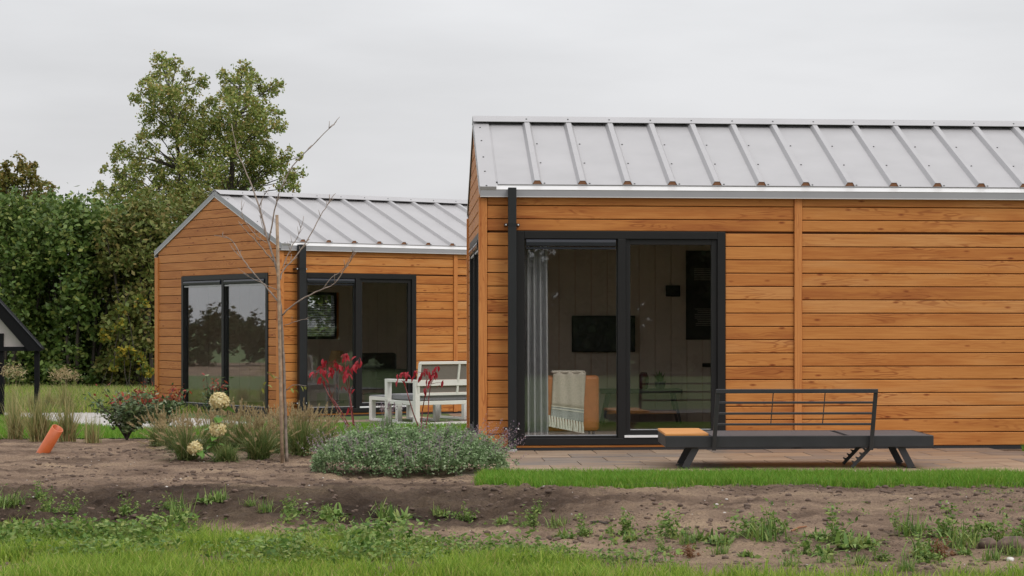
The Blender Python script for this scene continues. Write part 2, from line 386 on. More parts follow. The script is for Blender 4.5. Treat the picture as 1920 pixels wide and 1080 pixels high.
M['reedb'] = leafmat('reed_base', [(.20, .10, .045), (.27, .15, .07), (.33, .22, .11)], .8, .3)
M['mint'] = leafmat('catmint_leaf', [(.07, .115, .045), (.125, .19, .085), (.18, .245, .125), (.105, .16, .07), (.25, .29, .19)], .7, .25, gain=1.65)
M['mintf'] = leafmat('catmint_flower', [(.20, .14, .17), (.27, .19, .22), (.17, .12, .19), (.34, .27, .28), (.22, .15, .13)], .8, .3, gain=1.35)
M['phot'] = leafmat('photinia_leaf', [(.035, .065, .022), (.06, .10, .035), (.10, .13, .055), (.16, .17, .10)], .4, .15, .5, gain=1.5)
M['photr'] = leafmat('photinia_red_leaf', [(.24, .045, .025), (.32, .07, .03), (.18, .05, .03), (.28, .03, .035)], .45, .25, gain=1.25)
M['redleaf'] = leafmat('crimson_leaf', [(.40, .02, .03), (.48, .035, .05), (.30, .02, .03), (.52, .09, .09)], .5, .35, gain=1.1)
M['hydr'] = leafmat('hydrangea_floret', [(.68, .58, .27), (.78, .70, .42), (.62, .47, .22), (.82, .77, .52)], .8, .3)
M['hydl'] = leafmat('hydrangea_leaf', [(.06, .13, .025), (.09, .18, .035), (.12, .20, .05)], .5, .25, gain=1.4)
M['hedge'] = leafmat('hedge_leaf', [(.030, .055, .012), (.055, .092, .020), (.090, .13, .028), (.045, .078, .016), (.15, .165, .040)], .5, .3, .35, gain=1.7)
M['hedgeb'] = leafmat('hedge_leaf_olive', [(.055, .075, .018), (.085, .105, .026), (.12, .125, .035), (.14, .105, .035)], .55, .3, gain=1.7)
M['tall'] = leafmat('poplar_leaf', [(.060, .085, .020), (.090, .120, .028), (.13, .15, .038), (.16, .16, .045), (.17, .12, .045)], .5, .35, .4, gain=2.25)
M['autumn'] = leafmat('autumn_leaf', [(.09, .10, .025), (.12, .12, .03), (.19, .12, .03), (.11, .11, .028), (.14, .13, .035)], .6, .35, gain=1.5)
M['yellow'] = leafmat('vine_leaf', [(.08, .12, .025), (.12, .15, .03), (.17, .19, .035), (.38, .27, .03), (.10, .14, .028)], .55, .35, gain=1.3)
# ------------------------------------------------------------------ cabins
W, LEN = 4.45, 9.0
ZB, ZE = .0375, 2.584          # bottom and top of the cladding
GAP0, PITCH, GW = 2.501, .1366, .0085
EAVE_Y, EAVE_Z = -.06, 2.655
RZ = 3.555
SL = math.atan2(RZ - EAVE_Z, W / 2 - EAVE_Y)
DZ0, DZ1 = .0655, 2.243

def clip(poly, n, d):
    """keep the side where n.p <= d"""
    res = []
    for i in range(len(poly)):
        a, b = poly[i], poly[(i + 1) % len(poly)]
        da = n[0] * a[0] + n[1] * a[1] - d; db = n[0] * b[0] + n[1] * b[1] - d
        if da <= 0: res.append(a)
        if (da < 0 < db) or (db < 0 < da):
            t = da / (da - db); res.append((a[0] + (b[0] - a[0]) * t, a[1] + (b[1] - a[1]) * t))
    return res
def board_mesh(poly, t=.022, ch=.005):
    """convex plank outline (x,z); front face at y=0, back at y=t, edges chamfered"""
    c = (sum(p[0] for p in poly) / len(poly), sum(p[1] for p in poly) / len(poly))
    n = len(poly); ins = []
    for i in range(n):
        p0, p1, p2 = poly[i - 1], poly[i], poly[(i + 1) % n]
        def nrm(a, b):
            d = Vector((b[0] - a[0], b[1] - a[1])).normalized(); v = Vector((-d.y, d.x))
            return v if v.dot(Vector((c[0] - a[0], c[1] - a[1]))) > 0 else -v
        n1, n2 = nrm(p0, p1), nrm(p1, p2); bis = n1 + n2
        k = ch / max(.3, 1 + n1.dot(n2)); ins.append((p1[0] + bis.x * k, p1[1] + bis.y * k))
    V = [(p[0], t, p[1]) for p in poly] + [(p[0], ch * .8, p[1]) for p in poly] + [(p[0], 0, p[1]) for p in ins]
    F = []
    for i in range(n):
        j = (i + 1) % n
        F += [(i, j, n + j, n + i), (n + i, n + j, 2 * n + j, 2 * n + i)]
    F += [tuple(range(2 * n, 3 * n)), tuple(range(n - 1, -1, -1))]
    me = pmesh('board', V, F)
    import bmesh
    bm = bmesh.new(); bm.from_mesh(me); bmesh.ops.recalc_face_normals(bm, faces=bm.faces); bm.to_mesh(me); bm.free()
    return me

def hu(H, px, v):
    """local x in the cabin of what shows at photo column px on the plane v metres behind the front"""
    k = (px - PX0) / FPX; c, s = math.cos(H['a']), math.sin(H['a'])
    return (k * H['Y'] - H['X'] + v * (k * c + s)) / (c - k * s)
def hz(H, u, v, py):
    Y = H['Y'] + math.sin(H['a']) * u + math.cos(H['a']) * v
    return CAMZ - (py - PY0) / FPX * Y - H['z']

def glazing(H, name, parent, opens, zsash, axis, lab=None):
    """two light sliding door in an anthracite frame; axis 'f' front, 'g' gable"""
    root = empty(name); root.parent = parent
    if axis == 'g': root.rotation_euler = (0, 0, R(-90))
    a0, a1, p = opens['out'][0], opens['out'][1], opens
    d0, d1 = -.014, .085
    fr = MB()
    s = p['side']
    fr.box(a0, a0 + s, d0, d1, DZ0, DZ1); fr.box(a1 - s, a1, d0, d1, DZ0, DZ1)
    fr.box(a0 + s, a1 - s, d0, d1, DZ1 - .078, DZ1); fr.box(a0 + s, a1 - s, d0, d1, DZ0, DZ0 + .07)
    m0, m1 = p['mull']
    fr.box(m0, m1, d0 + .002, d1, DZ0 + .07, DZ1 - .078)
    fr.build('frame', M['frame'], root, bevel=.004)
    for i, (g0, g1, zz0, zz1, cas) in enumerate(p['panes']):
        b0 = a0 + s if i == 0 else m1
        b1 = m0 if i == 0 else a1 - s
        sh = MB(); y0, y1 = .012, .07
        lo, hi = DZ0 + .07, DZ1 - .078
        sh.box(b0, g0, y0, y1, lo, hi) if g0 - b0 > .003 else None
        sh.box(g1, b1, y0, y1, lo, hi) if b1 - g1 > .003 else None
        sh.box(g0, g1, y0, y1, lo, zz0); sh.box(g0, g1, y0, y1, zz1, hi)
        so = sh.build('sash', M['frame'], root, bevel=.004)
        bx('pane', M['glass'], root, g0, g1, .036, .040, zz0, zz1)
        bd = MB()
        bd.box(g0, g1, .030, .0345, zz0, zz0 + .008); bd.build('glazing_bead', M['zinc'], root)
        if cas:
            cs = MB(); zc = hi - .006
            prof = [(.010, zc), (-.012, zc), (-.024, zc - .010), (-.028, zc - .03), (-.024, zc - .066), (.010, zc - .072)]
            n = len(prof); x0, x1 = g0 + .012, g1 - .012
            V = [(x0, y, z) for y, z in prof] + [(x1, y, z) for y, z in prof]
            F = [(i, (i + 1) % n, n + (i + 1) % n, n + i) for i in range(n)] + [tuple(range(n - 1, -1, -1)), tuple(range(n, 2 * n))]
            cs.add(V, F); cs.build('blind_cassette', M['cass'], root, bevel=.002)
            bx('blind_bar', M['zinc'] if axis == 'g' else M['cass'], root, x0, x1, -.004, .012, zc - .10, zc - .078)
    if p.get('track'):
        bx('threshold_strip', M['alu'], root, p['track'][0], p['track'][1], -.024, .012, .140, .163)
    return root

def cabin(H):
    root = empty('timber_cabin', (H['X'], H['Y'], H['z']), H['a'])
    tag(root, H['label'], 'cabin', 'timber cabins with steel roofs')
    dr, gb = H['door'], H['gable']
    d0, d1 = dr['out']; g0, g1 = -gb['out'][1], -gb['out'][0]      # gable opening as v range
    st0, st1 = H['strip']
    # ---- front wall
    fw = MB()
    for a, b, z0, z1 in ((.0, d0, ZB, ZE + .05), (d1, LEN, ZB, ZE + .05), (d0, d1, DZ1 - .005, ZE + .05)):
        fw.box(a, b, .0235, .09, z0, z1)
    fwall = fw.build('front_wall', M['backing'], root)
    bx('plinth', M['plinth'], fwall, .0, LEN, -.004, .2, -.3, ZB)
    rows = [ZE + .03] + [GAP0 - PITCH * k for k in range(18)] + [ZB]
    cache = {}
    def put(x0, x1, z0, z1):
        key = (round(x1 - x0, 4), round(z1 - z0, 4))
        if key not in cache:
            cache[key] = board_mesh([(0, 0), (key[0], 0), (key[0], key[1]), (0, key[1])])
        link('board', cache[key], fwall, M['clad'], (x0, random.uniform(-.0012, .0012), z0))
    for i in range(len(rows) - 1):
        z1, z0 = rows[i] - GW / 2, rows[i + 1] + GW / 2
        if z0 > DZ1 - .02:
            z0 = max(z0, DZ1 + .004) if z0 < DZ1 + .01 else z0
            segs = ((.064, st0 - .001), (st1 + .001, LEN))
        else:
            segs = ((.064, d0 - .002), (d1 + .002, st0 - .001), (st1 + .001, LEN))
        for a, b in segs:
            zz0 = z0
            if a < d1 < b and z0 < DZ1 + .004: zz0 = DZ1 + .004
            put(a, b, zz0, z1)
    put(d0, d1, ZB + .002, DZ0 - .002)
    MB().box(0, ZE - ZB, 0, .045, 0, st1 - st0).build('corner_batten', M['post'], fwall, loc=(st0, -.024, ZB), rot=(0, R(-90), 0), bevel=.003).location.x = st1
    # ---- gable wall
    zr = lambda v: EAVE_Z - .03 + math.tan(SL) * (min(v, W - v) - EAVE_Y)
    gw = MB()
    def gprism(poly):
        n = len(poly)
        V = [(.0235, v, z) for v, z in poly] + [(.09, v, z) for v, z in poly]
        gw.add(V, [tuple(range(n)), tuple(range(2 * n - 1, n - 1, -1))] + [(i, n + i, n + (i + 1) % n, (i + 1) % n) for i in range(n)])
    for a, b in ((.0235, g0), (g1, W)): gprism([(a, ZB), (b, ZB), (b, DZ1), (a, DZ1)])
    gprism([(.0235, DZ1), (W, DZ1), (W, zr(W)), (W / 2, zr(W / 2)), (.0235, zr(.0235))])
    gwall = gw.build('gable_wall', M['backing'], root)
    bx('plinth', M['plinth'], gwall, -.004, .2, .2, W, -.3, ZB)
    zt = [GAP0 + .112 + PITCH * k for k in range(9, -1, -1)] + [GAP0 + .112 - PITCH * k for k in range(1, 19)] + [ZB]
    tn = math.tan(SL); V0 = .075
    for i in range(len(zt) - 1):
        z1, z0 = zt[i] - GW / 2, zt[i + 1] + GW / 2
        pieces = [(V0, W - V0)] if z0 > DZ1 - .02 else [(V0, g0 - .002), (g1 + .002, W - V0)]
        if z0 > DZ1 - .02: z0 = max(z0, DZ1 + .004)
        elif z1 > DZ1 + .02: pieces.append((g0, g1))
        for a, b in pieces:
            zl = DZ1 + .004 if (a, b) == (g0, g1) else z0
            poly = [(a, zl), (b, zl), (b, z1), (a, z1)]
            off = EAVE_Z - .035 - EAVE_Y * tn
            poly = clip(poly, (-tn, 1), off); poly = clip(poly, (tn, 1), off + tn * W) if poly else []
            if len(poly) < 3: continue
            aa = min(p[0] for p in poly)
            if max(p[0] for p in poly) - aa < .03 or max(p[1] for p in poly) - min(p[1] for p in poly) < .012: continue
            me = board_mesh([(-(p[0] - aa), p[1] - z0) for p in poly][::-1])
            link('board', me, gwall, M['clad2'], (random.uniform(-.001, .001), aa, z0), (0, 0, R(-90)))
    # corner posts (grain runs up the post)
    for nm, y0, y1 in (('corner_post', -.02, .09), ('corner_post', W - .09, W + .03)):
        pc = MB().box(0, 2.578 - ZB, y0, y1, 0, .0835).build(nm, M['post'], root, loc=(.0615, 0, ZB), rot=(0, R(-90), 0), bevel=.003)
    # rear, far end and the inside of the room
    bw = MB(); bo = H.get('back')
    ys = (W - .09, W)
    holes = ([bo] if bo else []) + [H['rear'] + (.62, 2.24)]
    xa_ = .1
    for h in holes:
        bw.box(xa_, h[0], ys[0], ys[1], ZB, ZE); bw.box(h[0], h[1], ys[0], ys[1], ZB, h[2]); bw.box(h[0], h[1], ys[0], ys[1], h[3], ZE); xa_ = h[1]
    bw.box(xa_, LEN, ys[0], ys[1], ZB, ZE)
    bx('added_rear_pane', M['glass'], root, H['rear'][0], H['rear'][1], W - .05, W - .046, .62, 2.24)  # unseen window, added to bring more daylight into the room
    bw.build('rear_wall', M['post'], root)
    ew = MB(); ew.box(LEN - .09, LEN, .1, .5, ZB, ZE); ew.box(LEN - .09, LEN, W - .6, W - .1, ZB, ZE); ew.box(LEN - .09, LEN, .5, W - .6, DZ1, ZE); ew.box(LEN - .09, LEN, .5, W - .6, ZB, .12)  # opening in this wall is added out of view for interior light
    ew.build('end_wall', M['post'], root)
    bx('added_end_pane', M['glass'], root, LEN - .05, LEN - .046, .5, W - .6, .12, DZ1)  # glass of the added end opening that brightens the room
    bx('room_floor', M['floorin'], root, .1, LEN - .1, .1, W - .1, .0, .10)
    bx('room_ceiling', M['ceil'], root, .095, LEN - .1, .095, W - .095, 2.50, 2.56)
    lin = MB()
    for a, b, z0, z1 in ((.12, d0, .1, 2.5), (d1, LEN - .1, .1, 2.5), (d0, d1, DZ1, 2.5)): lin.box(a, b, .095, .115, z0, z1)
    for a, b, z0, z1 in ((.12, g0, .1, 2.5), (g1, W - .1, .1, 2.5), (g0, g1, DZ1, 2.5)): lin.box(.095, .115, a, b, z0, z1)
    lin.build('room_lining', M['interior'], root)
    x = .12
    rl = empty('panelled_wall'); rl.parent = root
    while x < LEN - .12:
        x1 = min(x + .196, LEN - .1)
        segs = [(.1, 2.5)]
        if bo and x1 > bo[0] and x < bo[1]: segs = [(.1, bo[2]), (bo[3], 2.5)]
        if x1 > H['rear'][0] and x < H['rear'][1]: segs = [(.1, .62), (2.24, 2.5)]
        for z0, z1 in segs: bx('wall_panel', M['interior'], rl, x, x1 - .006, W - .125, W - .095, z0, z1)
        x = x1
    if bo:
        win = empty('rear_window'); win.parent = root
        f = MB(); y0, y1 = W - .10, W + .01
        f.box(bo[0], bo[0] + .05, y0, y1, bo[2], bo[3]); f.box(bo[1] - .05, bo[1], y0, y1, bo[2], bo[3])
        f.box(bo[0] + .05, bo[1] - .05, y0, y1, bo[2], bo[2] + .05); f.box(bo[0] + .05, bo[1] - .05, y0, y1, bo[3] - .05, bo[3])
        f.build('frame', M['frame'], win)
        bx('pane', M['glass'], win, bo[0] + .05, bo[1] - .05, W - .05, W - .046, bo[2] + .05, bo[3] - .05)
        z = bo[2] + .07; me = None
        while z < bo[2] + (bo[3] - bo[2]) * .74:
            if me is None:
                t = MB().box(0, bo[1] - bo[0] - .12, 0, .022, 0, .0015); me = pmesh('slat', t.V, t.F)
            link('slat', me, win, M['blind'], (bo[0] + .06, W - .15, z), (R(18), 0, 0)); z += .030
    # ---- glazing
    glazing(H, 'patio_door', root, dr, None, 'f')
    glazing(H, 'gable_window', root, gb, None, 'g')
    # ---- roof
    Tf = Matrix.Translation((0, EAVE_Y, EAVE_Z)) @ Matrix.Rotation(SL, 4, 'X')
    Tb = Matrix.Translation((0, W - EAVE_Y, EAVE_Z)) @ Matrix.Scale(-1, 4, (0, 1, 0)) @ Matrix.Rotation(SL, 4, 'X')
    SLEN = (W / 2 - EAVE_Y) / math.cos(SL)
    dk = MB()
    for T in (Tf, Tb): dk.box(-.004, LEN, .004, SLEN, -.05, 0, T)
    roof = dk.build('roof', M['roofd'], root)
    # drip flashing with its face, lip and soffit
    for T, sgn, yb in ((Tf, 1, 0), (Tb, -1, W)):
        MB().box(-.010, LEN, -.002, .20, .001, .006, T).build('drip_flashing', M['roofw'], roof)
        ya = EAVE_Y if sgn > 0 else W - EAVE_Y
        q = MB(); y0, y1 = sorted((ya, ya + sgn * .012)); q.box(-.009, LEN, y0, y1, ZE + .008, EAVE_Z + .001); q.build('fascia', M['roofd'], roof)
        y0, y1 = sorted((ya - sgn * .006, ya + sgn * .055)); MB().box(-.008, LEN, y0, y1, ZE - .001, ZE + .007).build('fascia_lip', M['roofw'], roof)
    for T in (Tf, Tb):
        MB().box(.175, LEN, .13, SLEN - .01, .012, .020, T).box(.150, .176, .22, SLEN - .01, .010, .018, T).build('roof_sheet', M['roofm'], roof)
        # verge flashing: top strip, inner upstand, outer face
        v = MB(); v.box(-.0105, .155, -.004, SLEN, .030, .036, T); v.box(.149, .155, -.004, SLEN, .007, .030, T); v.box(-.0105, .149, -.004, .000, .0065, .030, T)
        v.build('verge_flashing', M['roofm'], roof)
        v = MB(); v.box(-.0145, -.011, -.004, SLEN, -.045, .037, T); v.build('verge_face', M['roofd'], roof)
        v = MB(); v.box(-.0185, -.015, -.004, SLEN, -.050, -.040, T); v.build('verge_lip', M['roofw'], roof)
        # trapezoid ribs
        x = H['rib0']; rm = None; cm = None
        while x < LEN:
            if rm is None or T is Tb:
                pr = [(-.052, .0202), (-.026, .062), (.026, .062), (.052, .0202)]
                V = [T @ Vector((a, .13, b)) for a, b in pr] + [T @ Vector((a, SLEN - .02, b)) for a, b in pr]
                rmesh = pmesh('rib', V, [(0, 1, 5, 4), (1, 2, 6, 5), (2, 3, 7, 6)]); rm = rmesh
                pc = [(-.046, .0205), (-.024, .056), (.024, .056), (.046, .0205)]
                V = [T @ Vector((a, .137, b)) for a, b in pc] + [T @ Vector((a, .17, b)) for a, b in pc]
                cm = pmesh('rib_closure', V, [(0, 1, 2, 3), (0, 4, 5, 1), (1, 5, 6, 2), (2, 6, 7, 3)])
            link('rib', rm, roof, M['roofm'], (x, 0, 0)); link('rib_closure', cm, roof, M['closure'], (x, 0, 0)); x += H['ribd']
    # ridge cap
    for T in (Tf, Tb):
        r = MB(); r.box(-.016, LEN, SLEN - .215, SLEN + .002, .064, .069, T); r.box(-.010, LEN, SLEN - .06, SLEN - .05, .0205, .064, T)
        r.build('ridge_cap', M['roofm'], roof)
    # roof screws: too small to pick apart
    s = MB(); x = H['rib0']
    def screw(u, t, h):
        V = [Tf @ Vector((u + .011 * math.cos(k * math.pi / 3), t + .011 * math.sin(k * math.pi / 3), h)) for k in range(6)]
        V += [Tf @ Vector((u + .007 * math.cos(k * math.pi / 3), t + .007 * math.sin(k * math.pi / 3), h + .008)) for k in range(6)]
        s.add(V, [tuple(range(6, 12))] + [(k, (k + 1) % 6, 6 + (k + 1) % 6, 6 + k) for k in range(6)])
    while x < LEN:
        for t in (.16, .86, 1.55): screw(x + .075, t, .020)
        screw(x, SLEN - .12, .069); x += H['ribd']
    for t in (.02, .5, 1.0, 1.6, 2.1): screw(.055, t, .036)
    tag(s.build('roof_screws', M['screw'], roof), kind='stuff')
    # ---- downpipe
    p0, p1 = H['pipe']
    dp = bx('downpipe', M['pipe'], root, p0, p1, -.150, -.068, .036, 2.675, bevel=.006)
    bx('pipe_shoe', M['zinc'], dp, p0 - .005, p1 + .005, -.155, -.063, .0, .036)
    for z in (2.30, .24):
        b = MB(); b.box(p0 - .004, p1 + .004, -.154, -.064, z - .012, z - .008); b.box(p0 - .004, p1 + .004, -.154, -.064, z + .008, z + .012)
        b.box(p0 - .035, p0 - .004, -.11, -.0, z - .012, z + .012); b.box(p1 + .004, p1 + .035, -.11, .0, z - .012, z + .012)
        bo_ = b.build('pipe_bracket', M['pipe'], dp)
    q = MB()
    for z in (2.30, .24):
        for x in (p0 - .020, p1 + .020): q.tube([(x, -.110, z), (x, -.118, z)], .008, 8)
    q.build('bracket_bolt', M['alu'], dp)
    return root

HR = dict(X=-1.451, Y=22.03, z=0.0, a=R(5.71), rib0=.576, ribd=.462, pipe=(.270, .354), strip=(3.217, 3.295),
          label='larger nearer timber cabin at the right with pale ribbed steel roof')
HR['door'] = dict(out=(.359, 2.502), side=.082, mull=(1.395, 1.475),
                  panes=[(.447, 1.385, .160, 2.150, True), (1.524, 2.359, .215, 2.107, False)], track=(1.462, 2.41))
HR['gable'] = dict(out=(-3.46, -.386), side=.075, mull=(-1.98, -1.90),
                   panes=[(-3.37, -1.995, .16, 2.150, True), (-1.885, -.475, .16, 2.150, True)])
HR['rear'] = (4.0, 6.4)  # unseen rear opening, added to lighten the interior
HL = dict(rear=(6.8, 8.4), X=-5.261, Y=33.24, z=-.15, a=math.atan2(.597, .802), rib0=.42, ribd=.452, pipe=(.256, .372), strip=(3.122, 3.19),  # rear: added opening, kept out of view, lets light indoors
          label='farther timber cabin at the left with its whole gable and two windows showing')
HL['door'] = dict(out=(.385, 2.42), side=.082, mull=(1.315, 1.39),
                  panes=[(.445, 1.30, .160, 2.150, True), (1.445, 2.285, .215, 2.107, False)], track=(1.385, 2.33))
HL['gable'] = dict(HR['gable'])
# rear window of the far cabin, as seen through its patio door
u0, u1 = hu(HL, 556, W), hu(HL, 626, W)
HL['back'] = (u0, u1, hz(HL, (u0 + u1) / 2, W, 636), hz(HL, (u0 + u1) / 2, W, 548))
print('rear window', HL['back'])
cab_r = cabin(HR); cab_l = cabin(HL)

def to_world(H, u, v, z=0):
    c, s = math.cos(H['a']), math.sin(H['a'])
    return Vector((H['X'] + c * u - s * v, H['Y'] + s * u + c * v, H['z'] + z))

# ------------------------------------------------------------------ things inside the near cabin
def inside(H, name, label, cat, u, v, z=.10, rz=0, group=None):
    p = to_world(H, u, v, z); o = empty(name, p, H['a'] + rz); return tag(o, label, cat, group)
def curtain(H, name, label, u0, u1, v, z0, z1, nf=7):
    Vv = []; F = []; n = nf * 10; rows = 12
    for j in range(rows + 1):
        t = j / rows; z = (z0 + (z1 - z0) * t) - z0
        for i in range(n + 1):
            s = i / n; pinch = 1 - .06 * t
            x = (s - .5) * (u1 - u0) * pinch
            y = .035 * math.sin(s * nf * 2 * math.pi) * (1 - .3 * t) + .012 * math.sin(s * 23 + 4 * t)
            Vv.append((x, y, z))
    for j in range(rows):
        for i in range(n):
            a = j * (n + 1) + i; F.append((a, a + 1, a + n + 2, a + n + 1))
    o = link(name, pmesh(name, Vv, F, True), None, M['curtain'], to_world(H, (u0 + u1) / 2, v, z0), (0, 0, H['a']))
    return tag(o, label, 'curtain')
curtain(HR, 'curtain', 'grey curtain hanging inside the near cabin beside the downpipe', .44, .70, .24, .13, 2.42, 4)
curtain(HL, 'curtain', 'narrow grey curtain edge inside the far cabin patio door', .40, .47, .22, .13, 2.42, 2)

# armchair seen from behind, with a throw over its back
VA = .34
ua0, ua1 = hu(HR, 1016, VA), hu(HR, 1123, VA)
arm = inside(HR, 'armchair', 'cognac leather armchair behind the near cabin glass', 'armchair', (ua0 + ua1) / 2, VA)
hw = (ua1 - ua0) / 2
zt_ = hz(HR, 1.0, VA, 704) - .10; zb_ = hz(HR, 1.0, VA, 808) - .10
bx('backrest', M['leather'], arm, -hw, hw, -.05, .09, max(.05, zb_), zt_, bevel=.035)
bx('seat', M['leather'], arm, -hw + .02, hw - .02, .09, .62, .22, .40, bevel=.04)
for s in (-1, 1):
    bx('armrest', M['leather'], arm, s * hw - (.09 if s > 0 else 0), s * hw + (.09 if s < 0 else 0), .0, .62, .22, .56, bevel=.03)
    for y in (0, .56): MB().tube([(s * (hw - .05), y, 0), (s * (hw - .07), y, .24)], [.012, .018], 8).build('leg', M['black'], arm)
tu0, tu1 = hu(HR, 1034, VA - .06), hu(HR, 1098, VA - .06)
TX = (tu0 + tu1) / 2; tw = (tu1 - tu0) / 2
zt1 = hz(HR, 1.0, VA, 697); zf0 = hz(HR, 1.0, VA, 786); zs = hz(HR, 1.0, VA, 764); zf1 = hz(HR, 1.0, VA, 811)
thr = inside(HR, 'throw_blanket', 'woven cream throw with tassels draped over the leather armchair', 'blanket', TX, VA, .10)
def cloth(z0, z1, y, mat, nm, lean=(0, 0)):
    V = []; F = []; n, m = 16, 8
    for j in range(m + 1):
        t = j / m; z = z0 + (z1 - z0) * t - .10
        for i in range(n + 1):
            s = i / n * 2 - 1
            hw_ = tw * (.93 + .12 * abs(z - .4))
            xs = s * hw_ - .03 * (1 - (z + .1) / .6) + lean[0]
            V.append((xs, y + .008 * math.sin(s * 9 + z * 6) - (.01 if nm == 'body' else .0), z - .05 * s * (1 - (z) / .55) * (1 if z < .5 else 0)))
    for j in range(m):
        for i in range(n):
            a = j * (n + 1) + i; F.append((a, a + 1, a + n + 2, a + n + 1))
    o = link(nm, pmesh(nm, V, F, True), thr, mat); md = o.modifiers.new('s', 'SOLIDIFY'); md.thickness = .008
    return o
cloth(zs, zt1, -.068, M['throw'], 'cloth_body'); cloth(zf0, zs - .004, -.066, M['throwg'], 'cloth_border')
cloth(zs - .004, zs + .004, -.072, M['throww'], 'stripe'); cloth(zs - .03, zs - .022, -.072, M['throww'], 'stripe')
bx('fold', M['throw'], thr, -tw * .98, tw * .98, -.075, .11, zt1 - .115, zt1 - .088, bevel=.012)
for i in range(13):
    s = i / 12 * 2 - 1; x = s * tw * .97 - .03; zz = zf0 - .10 - .05 * s * .7
    MB().tube([(x, -.07, zz + .01), (x + .004, -.074, zz - .04), (x + random.uniform(-.006, .006), -.072, zz - .105)], [.010, .013, .016], 6).build('tassel', M['throww'], thr)

VB = W - .14
def on_wall(H, px0, px1, py0, py1, v):
    u0, u1 = hu(H, px0, v), hu(H, px1, v); u = (u0 + u1) / 2
    return u, (u1 - u0), hz(H, u, v, py1), hz(H, u, v, py0)
u, w_, z0, z1 = on_wall(HR, 1072, 1190, 592, 660, VB)
tvo = inside(HR, 'television', 'flat black television mounted on the panelled back wall', 'television', u, VB, z0)
bx('casing', M['black'], tvo, -w_ / 2, w_ / 2, -.05, .0, 0, z1 - z0, bevel=.006); bx('screen', M['tv'], tvo, -w_ / 2 + .012, w_ / 2 - .012, -.053, -.0505, .014, z1 - z0 - .012)
u, w_, z0, z1 = on_wall(HR, 1248, 1275, 535, 556, VB)
pic = inside(HR, 'wall_picture', 'small dark picture hung on the panelled wall beside the poster', 'picture', u, VB, z0)
bx('frame', M['black'], pic, -w_ / 2, w_ / 2, -.03, 0, 0, z1 - z0, bevel=.004); bx('print', M['poster'], pic, -w_ / 2 + .015, w_ / 2 - .015, -.033, -.0305, .015, z1 - z0 - .015)
u, w_, z0, z1 = on_wall(HR, 1286, 1346, 470, 637, VB)
pos = inside(HR, 'wall_poster', 'tall dark poster with pale lines of text on the panelled wall', 'poster', u, VB, z0)
bx('sheet', M['poster'], pos, -w_ / 2, w_ / 2, -.012, 0, 0, z1 - z0)
hh = z1 - z0
for b0, n_, dx in ((.67, 7, 0), (.16, 10, 1)):
    for i in range(n_):
        zz = hh * b0 + i * .022; c = random.uniform(.0, .05) if dx else 0
        bx('text_line', M['print'], pos, -w_ / 2 + .10 + c, w_ / 2 - .06 - c * .5, -.0145, -.0125, zz, zz + .007)
u, w_, z0, z1 = on_wall(HR, 1316, 1338, 681, 688, VB)
hk = inside(HR, 'wall_hook', 'short dark lever fixed to the panelled wall below the poster', 'hook', u, VB, z0)
q = MB(); q.box(-w_ / 2, w_ / 2, -.06, -.035, 0, z1 - z0); q.box(w_ / 2 - .03, w_ / 2, -.035, 0, 0, z1 - z0); q.build('lever', M['black'], hk, bevel=.004)
VC = W - .60
u, w_, z0, z1 = on_wall(HR, 1128, 1280, 730, 742, VC)
con = inside(HR, 'console_table', 'low dark console table standing under the television', 'table', u, VC)
zc = z1 - .10
bx('table_top', M['console'], con, -w_ / 2, w_ / 2, 0, .40, zc - .05, zc, bevel=.006)
for sx in (-1, 1):
    for y in (.04, .36): MB().bar((sx * (w_ / 2 - .02), y, 0), (sx * (w_ / 2 - .10), y, zc - .05), .03, .03).build('leg', M['console'], con)
bx('shelf', M['slat'], con, -w_ / 2 + .07, w_ / 2 - .07, .04, .36, .12, .15)
u = hu(HR, 1207, VC + .18); zv = hz(HR, u, VC + .18, 698) - zc - .10
vs = inside(HR, 'vase', 'oxblood ribbed vase standing on the dark console', 'vase', u, VC + .18, .10 + zc)
V = []; F = []; n = 18
prof = [(.035, 0), (.055, .02), (.060, zv * .5), (.056, zv * .8), (.040, zv * .95), (.036, zv)]
for r_, z in prof:
    for k in range(n): a = 2 * math.pi * k / n; rr = r_ * (1 + .05 * (k % 2)); V.append((rr * math.cos(a), rr * math.sin(a), z))
for j in range(len(prof) - 1):
    for k in range(n): F.append((j * n + k, j * n + (k + 1) % n, (j + 1) * n + (k + 1) % n, (j + 1) * n + k))
F.append(tuple(range(n - 1, -1, -1))); F.append(tuple(range(len(V) - n, len(V))))
link('body', pmesh('body', V, F, True), vs, M['vase'])
u = hu(HR, 1238, VC + .2)
pl = inside(HR, 'potted_plant', 'small leafy pot plant on the dark console beside the vase', 'plant', u, VC + .2, .10 + zc)
MB().tube([(0, 0, 0), (0, 0, .05), (0, 0, .09)], [.05, .065, .07], 12).build('pot', M['console'], pl)
q = MB()
for i in range(26):
    a = random.uniform(0, 6.28); e_ = random.uniform(.3, 1.4); l = random.uniform(.08, .16)
    d = Vector((math.cos(a) * math.cos(e_), math.sin(a) * math.cos(e_), math.sin(e_))); p = Vector((0, 0, .08)); s_ = d.cross(Vector((0, 0, 1))).normalized() * .018
    q.add([p, p + d * l * .5 + s_, p + d * l, p + d * l * .5 - s_], [(0, 1, 2, 3)])
q.build('foliage', M['hydl'], pl)

